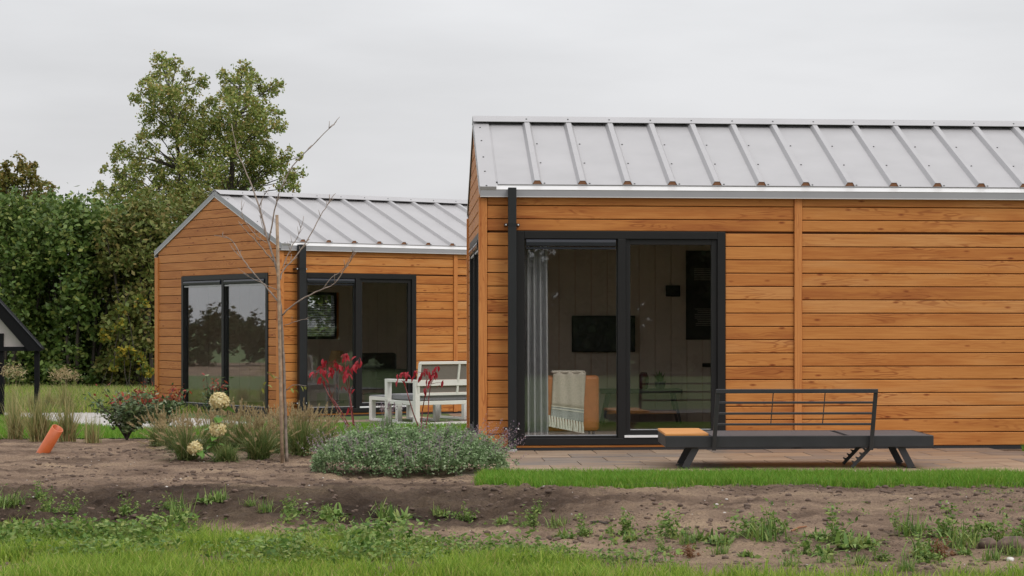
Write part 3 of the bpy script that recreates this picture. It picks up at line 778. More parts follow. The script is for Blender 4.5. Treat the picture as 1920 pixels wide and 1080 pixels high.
# far cabin: lamp, dark armchair
VL = 3.2
u = hu(HL, 632, VL); z0 = hz(HL, u, VL, 690)
lm = inside(HL, 'table_lamp', 'lamp with a woven tan shade inside the far cabin', 'lamp', u, VL)
zz = z0 - .10
q = MB(); V = []; F = []; n = 20
for r_, z in ((.17, zz), (.10, zz + .30)):
    for k in range(n): a = 2 * math.pi * k / n; V.append((r_ * (1 + .03 * (k % 2)) * math.cos(a), r_ * (1 + .03 * (k % 2)) * math.sin(a), z))
F = [(k, (k + 1) % n, n + (k + 1) % n, n + k) for k in range(n)]
link('lamp_shade', pmesh('lamp_shade', V, F), lm, M['shade'])
MB().tube([(0, 0, .0), (0, 0, .02), (0, 0, .03), (0, 0, zz + .28)], [.12, .12, .012, .012], 10).build('stand', M['black'], lm)
us = hu(HL, 720, 2.6)
so = inside(HL, 'armchair', 'dark upholstered armchair inside the far cabin', 'armchair', us, 2.6)
bx('seat', M['console'], so, -.40, .40, -.35, .35, .15, .42, bevel=.05); bx('backrest', M['console'], so, -.40, .40, .22, .40, .30, .86, bevel=.05)
for s in (-1, 1):
    bx('armrest', M['console'], so, s * .40 - .07, s * .40 + .07, -.35, .38, .15, .58, bevel=.04)
    for y in (-.28, .3): MB().tube([(s * .34, y, 0), (s * .34, y, .17)], .015, 8).build('leg', M['black'], so)
# ------------------------------------------------------------------ ground
def vnoise(x, y, seed=0):
    xi = np.floor(x).astype(np.int64); yi = np.floor(y).astype(np.int64); fx = x - xi; fy = y - yi
    fx = fx * fx * (3 - 2 * fx); fy = fy * fy * (3 - 2 * fy)
    def h(a, b):
        n = (a * 374761393 + b * 668265263 + seed * 974711) & 0x7fffffff
        n = ((n ^ (n >> 13)) * 1274126177) & 0x7fffffff
        return ((n ^ (n >> 16)) & 0xffff) / 65535.0
    return (h(xi, yi) * (1 - fx) + h(xi + 1, yi) * fx) * (1 - fy) + (h(xi, yi + 1) * (1 - fx) + h(xi + 1, yi + 1) * fx) * fy
def fbm(x, y, o=4, seed=0):
    s = 0; a = .5
    for i in range(o): s = s + a * vnoise(x * 2 ** i, y * 2 ** i, seed + i * 17); a *= .5
    return s
def sstep(a, b, x):
    t = np.clip((x - a) / (b - a), 0, 1); return t * t * (3 - 2 * t)
FRONT = -.20
def height(x, y, fine=True):
    x = np.asarray(x, float); y = np.asarray(y, float)
    right = sstep(-1.2, 1.0, x)
    wob = (fbm(x * .7, y * .4, 3, 5) - .45) * .9
    lo = 15.75 * (1 - right) + 13.4 * right + wob; hi = 17.1 * (1 - right) + 16.6 * right + wob * .5
    b = FRONT * (1 - sstep(lo, hi, y))
    b = b - .15 * sstep(23.5, 29.5, y) * (1 - sstep(1.0, 4.0, x)) 
    bare = sstep(12.5, 14.5, y) * (1 - sstep(18.5, 20.5, y)) + sstep(18.5, 20.5, y) * sstep(-1.6, -2.6, x) * (1 - sstep(24, 26, y))
    rough = (fbm(x * 2.2, y * 1.6, 4, 2) - .47) * .055 + (fbm(x * 9, y * 9, 3, 3) - .44) * .030
    if fine: rough = rough + (vnoise(x * 34, y * 34, 9) - .5) * .018 + (vnoise(x * 17, y * 17, 19) - .5) * .020
    bank = sstep(15.2, 16.2, y) * (1 - sstep(16.8, 17.6, y)) * (1 - right)
    return b + rough * (.25 + .75 * bare) * np.clip(bare + .05, 0, 1) * (1 + 1.2 * bank)
def sheet(xs, ys, zf):
    X, Y = np.meshgrid(xs, ys); Z = zf(X, Y); V = np.stack([X, Y, Z], -1).reshape(-1, 3)
    nx, ny = len(xs), len(ys); i = np.arange((ny - 1) * (nx - 1)); a = (i // (nx - 1)) * nx + i % (nx - 1)
    return V, np.stack([a, a + 1, a + nx + 1, a + nx], 1)
V, F = sheet(np.arange(-7.6, 6.0, .036), np.arange(11.6, 25.0, .036), height)
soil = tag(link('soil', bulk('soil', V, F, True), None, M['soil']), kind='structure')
V, F = sheet(np.array([-900, -200, -60, -30, -14, -7.65, 0, 6.05, 12, 30, 60, 200, 900.]), np.array([-900, -200, -40, 0, 8, 11.55, 18, 25.05, 30, 36, 45, 60, 100, 300, 900.]),
             lambda x, y: np.where((x > -14) & (x < 12) & (y > 8) & (y < 30), -.42, np.where(y < 25.1, -.23, -.17)))
gr = tag(link('ground', bulk('ground', V, F), None, M['turf']), kind='structure')
# lawn and path sheets behind the bed (drape over the terrain)
def drape(name, poly, mat, lift, kind='structure', step=.25):
    xs = [p[0] for p in poly]; ys = [p[1] for p in poly]
    import bmesh
    bm = bmesh.new(); f = bm.faces.new([bm.verts.new((p[0], p[1], 0)) for p in poly])
    for ax, lo, hi in (((1, 0, 0), min(xs), max(xs)), ((0, 1, 0), min(ys), max(ys))):
        c = math.floor(lo / step) * step + step
        while c < hi:
            bmesh.ops.bisect_plane(bm, geom=bm.verts[:] + bm.edges[:] + bm.faces[:], plane_co=(c * ax[0], c * ax[1], 0), plane_no=ax); c += step
    X = np.array([v.co.x for v in bm.verts]); Y = np.array([v.co.y for v in bm.verts]); Z = base_h(X, Y) + lift
    for v, z in zip(bm.verts, Z): v.co.z = z
    bmesh.ops.recalc_face_normals(bm, faces=bm.faces)
    if sum(f.normal.z for f in bm.faces) < 0: bmesh.ops.reverse_faces(bm, faces=bm.faces)
    me = bpy.data.meshes.new(name); bm.to_mesh(me); bm.free()
    o = link(name, me, None, mat); return tag(o, kind=kind)
def base_h(x, y):
    x = np.asarray(x, float); y = np.asarray(y, float)
    return -.15 * sstep(23.5, 29.5, y) * (1 - sstep(1.0, 4.0, x))
back = drape('back_lawn', [(-14, 24.4), (-5.2, 24.9), (-3.6, 23.2), (-1.2, 23.2), (-.8, 26.5), (-2.2, 31), (-3, 36), (-14, 60), (-30, 60), (-30, 30)], M['turf'], .012, step=.8)
# pale path running past the far cabin, and its branch behind the catmint
pa = [(-14, 33.8), (-9.7, 33.9), (-7.8, 30.9), (-6.4, 29.6), (-5.4, 29.7), (-5.0, 31.0), (-5.9, 32.3), (-7.3, 33.9), (-8.6, 35.3), (-14, 35.6)]
drape('path', pa, M['paving'], .022, step=.5)
pb = [(-4.75, 23.6), (-1.0, 23.3), (-.9, 25.4), (-4.6, 25.6)]
drape('path', pb, M['paving'], .024, step=.5)
# terrace of square tiles before each cabin
def terrace(H, name, u0, u1, v0, v1, tile, lift):
    root = tag(empty(name, (H['X'], H['Y'], H['z']), H['a']), kind='structure')
    bx('bed', M['clod'], root, u0, u1, v0, v1, -.12, lift - .012)
    q = MB().box(.0055, tile - .0055, .0055, tile - .0055, -.02, 0); me = pmesh('tile', q.V, q.F)
    r = 0; v = v1
    while v - tile >= v0 - .01:
        u = u0 - (tile / 2 if r % 2 else 0)
        while u + tile <= u1 + .35:
            if u >= u0 - .31: link('tile', me, root, M['tile'], (u, v - tile, lift + random.uniform(-.0015, .0015)))
            u += tile
        v -= tile; r += 1
    return root
terrace(HR, 'terrace', -.05, 5.35, -4.14, -.005, .59, .012)
terrace(HL, 'terrace', .0, 8.4, -3.1, -.005, .59, .012)

# ---- grass blades
def blades(name, xy, hmin, hmax, width, mat, zf, lean=.5, seg=2, label=None, zlift=0):
    n = len(xy); x, y = xy[:, 0], xy[:, 1]; z = zf(x, y) + zlift
    h = rng.uniform(hmin, hmax, n); a = rng.uniform(0, 2 * np.pi, n); l = rng.uniform(.1, lean, n) * h
    dx, dy = np.cos(a) * l, np.sin(a) * l; b = rng.uniform(0, 2 * np.pi, n); wx, wy = np.cos(b) * width / 2, np.sin(b) * width / 2
    P0 = np.stack([x, y, z - .01], 1); Wd = np.stack([wx, wy, np.zeros(n)], 1)
    mid = P0 + np.stack([dx * .3, dy * .3, h * .58], 1); tip = P0 + np.stack([dx, dy, h], 1)
    V = np.stack([P0 - Wd, P0 + Wd, mid + Wd * .8, mid - Wd * .8, tip], 1).reshape(-1, 3)
    i = np.arange(n) * 5
    F = np.concatenate([np.stack([i, i + 1, i + 2], 1), np.stack([i, i + 2, i + 3], 1), np.stack([i + 3, i + 2, i + 4], 1)])
    o = link(name, bulk(name, V, F), None, mat)
    return tag(o, label, 'grass', kind='stuff')
def inpoly(x, y, poly):
    r = np.zeros(len(x), bool); n = len(poly)
    for i in range(n):
        x0, y0 = poly[i]; x1, y1 = poly[(i + 1) % n]
        c = ((y0 > y) != (y1 > y)) & (x < (x1 - x0) * (y - y0) / (y1 - y0 + 1e-12) + x0); r ^= c
    return r
def scatter(n, x0, x1, y0, y1): return np.stack([rng.uniform(x0, x1, n), rng.uniform(y0, y1, n)], 1)
# clipped lawn strip before the terrace
def strip_front(x): return 17.30 + .10 * np.sin(x * 2.1 + .6) + .34 * (fbm(x * 2.3, x * 0 + 3, 4, 21) - .45) + .25 * sstep(-.55, -1.05, x)
xy = scatter(70000, -1.25, 4.2, 16.9, 18.42)
k = (xy[:, 1] > strip_front(xy[:, 0]) + rng.normal(0, .05, len(xy))) & (xy[:, 0] > -1.18 + rng.normal(0, .03, len(xy))) 
xy = xy[k]
def strip_h(x, y): return x * 0 + .018
def lawn_sheet():
    xs = np.arange(-1.18, 4.3, .08); V = []; F = []
    for i, x in enumerate(xs):
        y0 = float(strip_front(np.array([x]))[0]); V += [(x, y0 - .01, -.05), (x, y0 + .03, .018), (x, 18.40, .020)]
    for i in range(len(xs) - 1):
        a = i * 3; F += [(a, a + 3, a + 4, a + 1), (a + 1, a + 4, a + 5, a + 2)]
    return tag(link('lawn', pmesh('lawn', V, F), None, M['turf']), kind='structure')
lawn_sheet()
fx = rng.uniform(-1.2, 4.2, 5200); xy = np.concatenate([xy, np.stack([fx, strip_front(fx) + rng.normal(-.02, .07, 5200)], 1)])
thin = fbm(xy[:, 0] * 3, xy[:, 1] * 5, 3, 88) > .34
xy = xy[thin | (rng.uniform(0, 1, len(xy)) < .35)]
blades('lawn_grass', xy, .03, .09, .0055, M['grassL'], lambda x, y: np.where(y > strip_front(x) + .02, .018, height(x, y, False)), .9, label='clipped bright green grass strip before the tiled terrace')
xy = scatter(2600, 4.05, 4.9, 21.2, 22.2)
blades('terrace_grass', xy, .05, .11, .006, M['grassL'], lambda x, y: x * 0 + .0, .8, label='green grass tuft at the right end of the terrace')
# back lawns
poly = [(-14, 24.3), (-5.2, 24.9), (-4.3, 25.7), (-.9, 25.5), (-1.2, 27.5), (-2.2, 30.6), (-5.0, 31), (-6.4, 29.5), (-7.8, 30.8), (-9.7, 33.8), (-14, 33.8)]
xy = scatter(120000, -10.5, -.8, 24.2, 33.8); xy = xy[inpoly(xy[:, 0], xy[:, 1], poly)]
fr = np.array([[-.8, 0]]); 
blades('back_lawn_grass', xy, .04, .09, .009, M['grassL'], base_h, .8, label='short green lawn between the flower bed and the far cabin', zlift=.01)
xy = scatter(60000, -15, -6.5, 35.0, 48); xy = xy[xy[:, 0] < -6.5 - (xy[:, 1] - 35) * .12]
mk = rng.uniform(0, 1, len(xy)) < .35
blades('dry_meadow_grass', xy[mk], .08, .22, .014, M['reed'], lambda x, y: x * 0 - .15, .9, label='tan dry grass mixed into the meadow before the hedge')
xy = xy[~mk]
blades('meadow_grass', xy, .06, .20, .016, M['grassA'], lambda x, y: x * 0 - .15, .9, label='long meadow grass in front of the dark hedge')
# rough foreground grass: upper edge as in the photo
def edge_y(x):
    px = PX0 + x / 15.0 * FPX
    py = np.interp(px, [0, 300, 600, 850, 1000, 1150, 1300, 1500, 1700, 1920], [1000, 1000, 1012, 1030, 1040, 1052, 1066, 1074, 1078, 1080])
    return FPX * (CAMZ - FRONT) / (py - PY0)
xy = scatter(150000, -4.6, 2.7, 12.2, 16.6)
dens = np.clip((edge_y(xy[:, 0]) + .25 * (fbm(xy[:, 0] * 2.3, xy[:, 1] * 2.3, 3, 31) - .45) * 4 - xy[:, 1]) / .5, 0, 1)
patch = np.clip((fbm(xy[:, 0] * 1.5, xy[:, 1] * 2.4, 4, 41) - .33) * 7, .04, 1)
k = rng.uniform(0, 1, len(xy)) < dens * patch
xy = xy[k]
m1 = rng.uniform(0, 1, len(xy)) < .72
blades('foreground_grass', xy[m1], .03, .10, .0066, M['grassA'], height, 1.0, label='rough green grass along the near edge of the plot')
tall = xy[fbm(xy[:, 0] * 2.1, xy[:, 1] * 2.1, 3, 63) > .50]
blades('tall_grass', tall, .08, .155, .0062, M['grassA'], height, .9, label='taller grass patches in the rough foreground grass')
# creeping broad-leaved weeds mixed through it
def leaflets(name, xy, zf, hmax, size, mat, label):
    n = len(xy); z = zf(xy[:, 0], xy[:, 1]) + rng.uniform(.01, hmax, n)
    c = np.stack([xy[:, 0], xy[:, 1], z], 1); a = rng.normal(0, 1, (n, 3)); a[:, 2] *= .5; a /= np.linalg.norm(a, axis=1)[:, None]
    b = np.cross(a, rng.normal(0, 1, (n, 3))); b /= np.linalg.norm(b, axis=1)[:, None]
    s = rng.uniform(.6, 1.3, n)[:, None] * size
    V = np.stack([c - a * s, c + b * s * .5, c + a * s, c - b * s * .5], 1).reshape(-1, 3); i = np.arange(n) * 4
    o = link(name, bulk(name, V, np.stack([i, i + 1, i + 2, i + 3], 1)), None, mat)
    return tag(o, label, 'weeds', kind='stuff')
q = scatter(110000, -4.6, 2.7, 13.0, 16.6)
d = np.clip((edge_y(q[:, 0]) + .35 - q[:, 1]) / .3, 0, 1) * np.clip((fbm(q[:, 0] * 1.9, q[:, 1] * 2.6, 3, 77) - .42) * 9, 0, 1) * sstep(12.9, 13.9, q[:, 1])
q = q[rng.uniform(0, 1, len(q)) < d]
lh = fbm(q[:, 0] * 3.1, q[:, 1] * 3.1, 3, 15)
leaflets('leafy_weeds', q[lh > .50], height, .17, .022, M['weed'], 'leafy weed clumps standing in the rough foreground grass')
leaflets('low_weeds', q[lh <= .50], height, .09, .015, M['weed'], 'low leafy weeds mixed into the rough foreground grass')

# ---- clods and pebbles
ico = []
def lump(seed):
    r = random.Random(seed); t = (1 + 5 ** .5) / 2
    vs = [(-1, t, 0), (1, t, 0), (-1, -t, 0), (1, -t, 0), (0, -1, t), (0, 1, t), (0, -1, -t), (0, 1, -t), (t, 0, -1), (t, 0, 1), (-t, 0, -1), (-t, 0, 1)]
    f = [(0, 11, 5), (0, 5, 1), (0, 1, 7), (0, 7, 10), (0, 10, 11), (1, 5, 9), (5, 11, 4), (11, 10, 2), (10, 7, 6), (7, 1, 8), (3, 9, 4), (3, 4, 2), (3, 2, 6), (3, 6, 8), (3, 8, 9), (4, 9, 5), (2, 4, 11), (6, 2, 10), (8, 6, 7), (9, 8, 1)]
    return np.array([[c / 1.9 * r.uniform(.75, 1.25) for c in v] for v in vs]), np.array(f)
def lumps(name, xy, smin, smax, mat, label, flat=.6, cat='soil'):
    VV = []; FF = []; b = 0
    zz = height(xy[:, 0], xy[:, 1])
    for (x, y), z in zip(xy, zz):
        v, f = lump(random.random()); s = smin + (smax - smin) * random.random() ** 5
        VV.append(v * [s, s, s * flat] + [x, y, z + s * .1]); FF.append(f + b); b += 12
    o = link(name, bulk(name, np.concatenate(VV), np.concatenate(FF)), None, mat); return tag(o, label, cat, kind='stuff')
q = scatter(26000, -5.6, 3.8, 13.2, 22.5); k = (q[:, 1] < 17.3) | (q[:, 0] < -1.3)
k &= rng.uniform(0, 1, len(q)) < .3 + .7 * (fbm(q[:, 0] * 1.1, q[:, 1] * 1.1, 3, 55) > .46)
lumps('soil_crumbs', q[k], .004, .030, M['clod'], 'loose dark crumbs of earth scattered over the bare soil')
q = scatter(420, -5.6, 3.8, 13.4, 22); k = (q[:, 1] < 17.2) | (q[:, 0] < -1.4)
lumps('pebbles', q[k], .005, .016, M['pebble'], 'tiny pale pebbles scattered on the bare soil', cat='pebbles')
def clod(px, py, r, label, mat, name='earth_clod', cat='clod', zsc=.7):
    p = G(px, py, -.02); z = float(height(p.x, p.y))
    import bmesh
    bm = bmesh.new(); bmesh.ops.create_icosphere(bm, subdivisions=3, radius=r)
    for v in bm.verts:
        n = fbm(np.array([v.co.x / r * 2 + px]), np.array([v.co.y / r * 2 + v.co.z / r * 1.3]), 3, 8)[0]; v.co *= .72 + .6 * n
        v.co.z *= zsc
    me = bpy.data.meshes.new(name); bm.to_mesh(me); bm.free(); me.polygons.foreach_set('use_smooth', [True] * len(me.polygons))
    tag(link(name, me, None, mat, (p.x, p.y, z + r * .25)), label, cat)
clod(1898, 990, .10, 'largest brown earth clod on the soil at the right edge', M['clod'])
clod(1853, 985, .065, 'smaller brown earth clod left of the largest clod', M['clod'])
clod(1894, 1000, .026, 'single whitish pebble just before the brown clods', M['pebble'], 'pebble', 'pebble')
# ------------------------------------------------------------------ anthracite garden bench
BA = R(3.0)
b0 = P(1248, 880, 19.2)
bench = tag(empty('garden_bench', (b0.x, 19.2, .014), BA), 'long anthracite metal bench with slatted wooden end on the tiled terrace', 'bench')
BL = 2.39; SH, SB, BD = .292, .188, 1.0
TR = .385                                                     # wooden end
q = MB(); q.box(0, BL, 0, .03, SB, SH); q.box(0, BL, BD - .03, BD, SB, SH)
q.box(0, .03, .03, BD - .03, SB, SH); q.box(BL - .03, BL, .03, BD - .03, SB, SH)
q.box(TR, TR + .03, .03, BD - .03, SB, SH - .01); q.box(1.60, 1.64, .03, BD - .03, SB, SH - .014)
q.build('seat_frame', M['dark'], bench, bevel=.006)
bx('seat_sling', M['darkmesh'], bench, TR + .03, 1.595, .03, BD - .03, SH - .03, SH - .003)
bx('seat_sling', M['darkmesh'], bench, 1.645, BL - .03, .03, BD - .03, SH - .03, SH - .002)
sl = MB().box(0, TR, 0, .178, 0, .022); me = pmesh('slat', sl.V, sl.F)
for i in range(5):
    o = link('slat', me, bench, M['slat'], (-.004, .004 + i * .2, SH + .001)); m = o.modifiers.new('b', 'BEVEL'); m.width = .004; m.segments = 2
# backrest on the near side, leaning out a little
xl, xr = .425, 1.825
ln = lambda z: -.006 - .16 * max(0, z - .18)
px_ = lambda x, z: x + .03 * max(0, z - .2) / .5
for x in (xl, xr):
    MB().bar((x, ln(.18) - .012, .165), (px_(x, .70), ln(.70) - .012, .695), .036, .024, up=(0, 1, 0)).build('back_post', M['dark'], bench, bevel=.003)
for i, (z, t) in enumerate(((.690, .036), (.588, .020), (.492, .020), (.396, .020))):
    y = ln(z) - .012
    o = MB().bar((px_(xl, z) - (.018 if i == 0 else -.018), y, z), (px_(xr, z) + (.018 if i == 0 else -.018), y, z), .034 if i == 0 else .026, t).build('back_rail', M['dark'], bench, bevel=.003)
for x in (.915, 1.375):
    MB().bar((px_(x, .39), ln(.39) - .012, .386), (px_(x, .68), ln(.68) - .012, .675), .008, .008).build('brace_wire', M['dark'], bench)
# splayed legs
def leg(xt, xb, y): return MB().bar((xt, y, SB + .004), (xb, y, .004), .060, .020, up=(0, 1, 0))
for xt, xb in ((.275, .175), (2.10, 2.20)):
    for y in (.04, .62): leg(xt, xb, y).build('leg', M['dark'], bench)
    MB().box(xb - .04, xb + .04, .05, .61, -.012, .008).build('foot_plate', M['dark'], bench)
# notched prop under the folding part
def prop(y):
    a, b = Vector((1.835, SB)), Vector((1.665, .006)); d = (b - a); L_ = d.length; d.normalize(); n = Vector((d.y, -d.x))
    pts = [(0, -.018), (L_, -.014), (L_, .014)]
    for i in range(4):
        t = L_ * (.86 - i * .2); pts += [(t, .014), (t - .004, .040), (t - .012, .040), (t - .022, .016)]
    pts += [(0, .018)]
    if n.x > 0: n = -n
    o2 = [(a + d * t + n * s) for t, s in pts]; k = len(o2)
    V = [(p.x, y, p.y) for p in o2] + [(p.x, y + .016, p.y) for p in o2]
    F = [tuple(range(k)), tuple(range(2 * k - 1, k - 1, -1))] + [(i, k + i, k + (i + 1) % k, (i + 1) % k) for i in range(k)]
    return MB().add(V, F)
prop(.05).build('notched_prop', M['dark'], bench)
o = prop(.55).build('notched_prop', M['dark'], bench)

# ------------------------------------------------------------------ white garden sofa and low tables on the far terrace
Ca, Sa = math.cos(HL['a']), math.sin(HL['a'])
def hl_uv(px, py, z):
    p = G(px, py, z); d = p - Vector((HL['X'], HL['Y'], p.z)); return d.x * Ca + d.y * Sa, -d.x * Sa + d.y * Ca
su, sv = hl_uv(779, 797, -.13)
sofa = tag(empty('garden_sofa', to_world(HL, su, sv, .014), HL['a']), 'white metal garden sofa with grey mesh back on the far terrace', 'sofa')
SLn, SD, T = 2.05, .86, .075
wv = M['white']
q = MB()
for x in (0, SLn - T):                                        # arm frames
    q2 = MB(); q2.box(x, x + T, 0, T, 0, .645); q2.box(x, x + T, SD - T, SD, 0, .645); q2.box(x, x + T, T, SD - T, .60, .645); q2.box(x, x + T, T, SD - T, 0, .035)
    q2.build('arm_frame', wv, sofa, bevel=.004)
q.box(T, SLn - T, .005, .055, .285, .34); q.box(T, SLn - T, SD - .06, SD - .01, .285, .34); q.box(0.01, T - .01, T, SD - T, .285, .34); q.box(SLn - T + .01, SLn - .01, T, SD - T, .285, .34)
q.box(T, SLn - T, .005, .055, .0, .035)
q.build('seat_frame', wv, sofa, bevel=.004)
bx('seat_cushion', M['cush'], sofa, T + .01, SLn - T - .01, .05, SD - .02, .345, .43, bevel=.02)
bt = lambda z: .02 - .16 * (z - .43)
q = MB()
q.bar((T * .6, bt(.44), .44), (SLn - T * .6, bt(.44), .44), .03, .04); q.bar((.02, bt(.60), .60), (SLn - .02, bt(.60), .60), .035, .085)
q.bar((.035, bt(.885), .885), (SLn - .035, bt(.885), .885), .035, .04)
for x in (.045, .70, 1.35, SLn - .045):
    q.bar((x, bt(.43), .43), (x + .0, bt(.88), .88), .035, .035, up=(0, 1, 0))
q.build('back_frame', wv, sofa, bevel=.003)
for x0, x1 in ((.07, .68), (.72, 1.33), (1.37, SLn - .06)):
    for z0, z1 in ((.462, .556), (.645, .863)):
        V = [(x0, bt(z0), z0), (x1, bt(z0), z0), (x1, bt(z1), z1), (x0, bt(z1), z1)]; V += [(a, b + .006, c) for a, b, c in V]
        MB().add(V, [(0, 1, 2, 3), (7, 6, 5, 4), (0, 4, 5, 1), (1, 5, 6, 2), (2, 6, 7, 3), (3, 7, 4, 0)]).build('mesh_panel', M['greymesh'], sofa)
def low_table(px, py, wd, dp, label):
    u, v = hl_uv(px, py, -.13)
    t = tag(empty('low_table', to_world(HL, u, v, .014), HL['a']), label, 'table', 'white low tables by the sofa')
    for x in (0, wd - T):
        q = MB(); q.box(x, x + T, 0, T, 0, .36); q.box(x, x + T, dp - T, dp, 0, .36); q.box(x, x + T, T, dp - T, 0, .035); q.box(x, x + T, T, dp - T, .305, .36)
        q.build('leg_loop', wv, t, bevel=.004)
    q = MB(); q.box(T, wd - T, 0.004, .05, .305, .358); q.box(T, wd - T, dp - .05, dp - .004, .305, .358); q.build('apron', wv, t)
    bx('table_top', M['cush'], t, .01, wd - .01, .01, dp - .01, .362, .378, bevel=.003)
low_table(746, 791, .72, .84, 'white low table with grey top at the left end of the sofa')
low_table(870, 786, .70, .84, 'white low table with grey top mostly hidden by the near cabin')

# ------------------------------------------------------------------ black shelter at the left edge
SY = 33.4
sx = (78 - PX0) / FPX * SY
sh = tag(empty('garden_shelter', (sx - 1.25, SY, -.15)), 'black steep roofed shelter with pale gable panel at the left edge', 'shelter')
ez, rz_ = 1.06, 1.06 + 1.25 * 1.115
for s in (-1, 1):
    MB().bar((s * 1.25, .04, ez), (0, .04, rz_ + .0), .18, .05, up=(0, 0, 1)).build('roof_slope', M['black'], sh)
    V = [(s * 1.25, -.06, ez - .02), (s * 1.25, -.06, ez + .02), (0, -.06, rz_ + .02), (0, -.06, rz_ - .20), (s * 1.06, -.06, ez - .02)]
    V += [(a, b + .05, c) for a, b, c in V]
    MB().add(V, [(0, 1, 2, 3, 4), (9, 8, 7, 6, 5)] + [(i, 5 + i, 5 + (i + 1) % 5, (i + 1) % 5) for i in range(5)]).build('barge_board', M['black'], sh)
    MB().bar((s * 1.26, -.07, ez + .035), (0, -.07, rz_ + .035), .010, .010).build('roof_edge', M['cass'], sh)
    for x in (1.17, .625):
        for y in (.0,): bx('post', M['black'], sh, s * x - .035, s * x + .035, y, y + .07, 0, ez + (.25 if x < 1 else .02))
bx('tie_beam', M['black'], sh, -1.1, 1.1, -.03, .03, ez - .02, ez + .045)
V = [(-1.05, .035, ez + .03), (1.05, .035, ez + .03), (0, .035, rz_ - .15)]; V += [(a, b + .02, c) for a, b, c in V]
MB().add(V, [(0, 1, 2), (5, 4, 3), (0, 3, 4, 1), (1, 4, 5, 2), (2, 5, 3, 0)]).build('gable_panel', M['beige'], sh)

# ------------------------------------------------------------------ orange drain pipe stuck in the soil
a = G(74, 850, 0.0); a.z = float(height(a.x, a.y)) - .06
b = P(108, 803, a.y - .12)
d = (b - a).normalized(); ln_ = (b - a).length
pp = empty('drain_pipe', a); tag(pp, 'orange plastic drain pipe sticking slantwise out of the soil', 'pipe')
V = []; F = []; n = 28; u_ = d.cross(Vector((0, 0, 1))).normalized(); w_ = u_.cross(d)
for r_, t in ((.060, -.1), (.060, ln_), (.0525, ln_), (.0525, -.1)):
    for k in range(n): an = 2 * math.pi * k / n; V.append(d * t + (u_ * math.cos(an) + w_ * math.sin(an)) * r_)
for j in range(3):
    for k in range(n): F.append((j * n + k, j * n + (k + 1) % n, (j + 1) * n + (k + 1) % n, (j + 1) * n + k))
me = pmesh('tube', V, F, True); o = link('tube', me, pp, M['orange'])
for p in me.polygons:
    if n <= p.index < 2 * n: p.use_smooth = False

# ------------------------------------------------------------------ planting helpers
def strips(base, tip_dir, length, droop, width, seg=4):
    """curved blades: arrays of base points, outward unit dirs (with z), length; returns V,F"""
    n = len(base); t = np.linspace(0, 1, seg + 1); Vs = []
    az = np.arctan2(tip_dir[:, 1], tip_dir[:, 0]) + rng.uniform(-.6, .6, n)
    wv_ = np.stack([-np.sin(az), np.cos(az), np.zeros(n)], 1)
    for s in t:
        c = base + tip_dir * (length * s)[:, None]; c[:, 2] -= droop * length * s ** 2.2
        c[:, :2] += tip_dir[:, :2] * (droop * length * .6 * s ** 2)[:, None]
        ww = width * (1 - s) ** .6 * .5 + .0004
        Vs += [c - wv_ * ww, c + wv_ * ww]
    V = np.stack(Vs, 1).reshape(-1, 3); k = 2 * (seg + 1); i = np.arange(n) * k; F = []
    for j in range(seg): F.append(np.stack([i + 2 * j, i + 2 * j + 1, i + 2 * j + 3, i + 2 * j + 2], 1))
    return V, np.concatenate(F)
def dirs(n, spread):
    a = rng.uniform(0, 2 * np.pi, n); s = np.abs(rng.normal(0, spread, n)).clip(0, 1.25)
    return np.stack([np.cos(a) * np.sin(s), np.sin(a) * np.sin(s), np.cos(s)], 1)
def quads(c, size, aspect=.5, up=0.0, hang=0.0):
    n = len(c); a = rng.normal(0, 1, (n, 3)); a[:, 2] = a[:, 2] * .7 - hang; a /= np.linalg.norm(a, axis=1)[:, None]
    m = rng.normal(0, 1, (n, 3)); m[:, 2] += up; b = np.cross(a, m); b /= np.linalg.norm(b, axis=1)[:, None] + 1e-9
    s = (rng.uniform(.65, 1.3, n) * size)[:, None]
    nrm = np.cross(a, b)
    V = np.stack([c - a * s * .5, c + b * s * aspect * .5 + nrm * s * .06, c + a * s * .5, c - b * s * aspect * .5 + nrm * s * .06], 1).reshape(-1, 3)
    i = np.arange(n) * 4; return V, np.stack([i, i + 1, i + 2, i + 3], 1)
def join(parts):
    VV = []; FF = []; b = 0
    for V, F in parts: VV.append(V); FF.append(np.asarray(F) + b); b += len(V)
    return np.concatenate(VV), np.concatenate(FF)
def gh(p): return float(height(p.x, p.y, False)) if 11.7 < p.y < 24.9 else float(base_h(p.x, p.y))

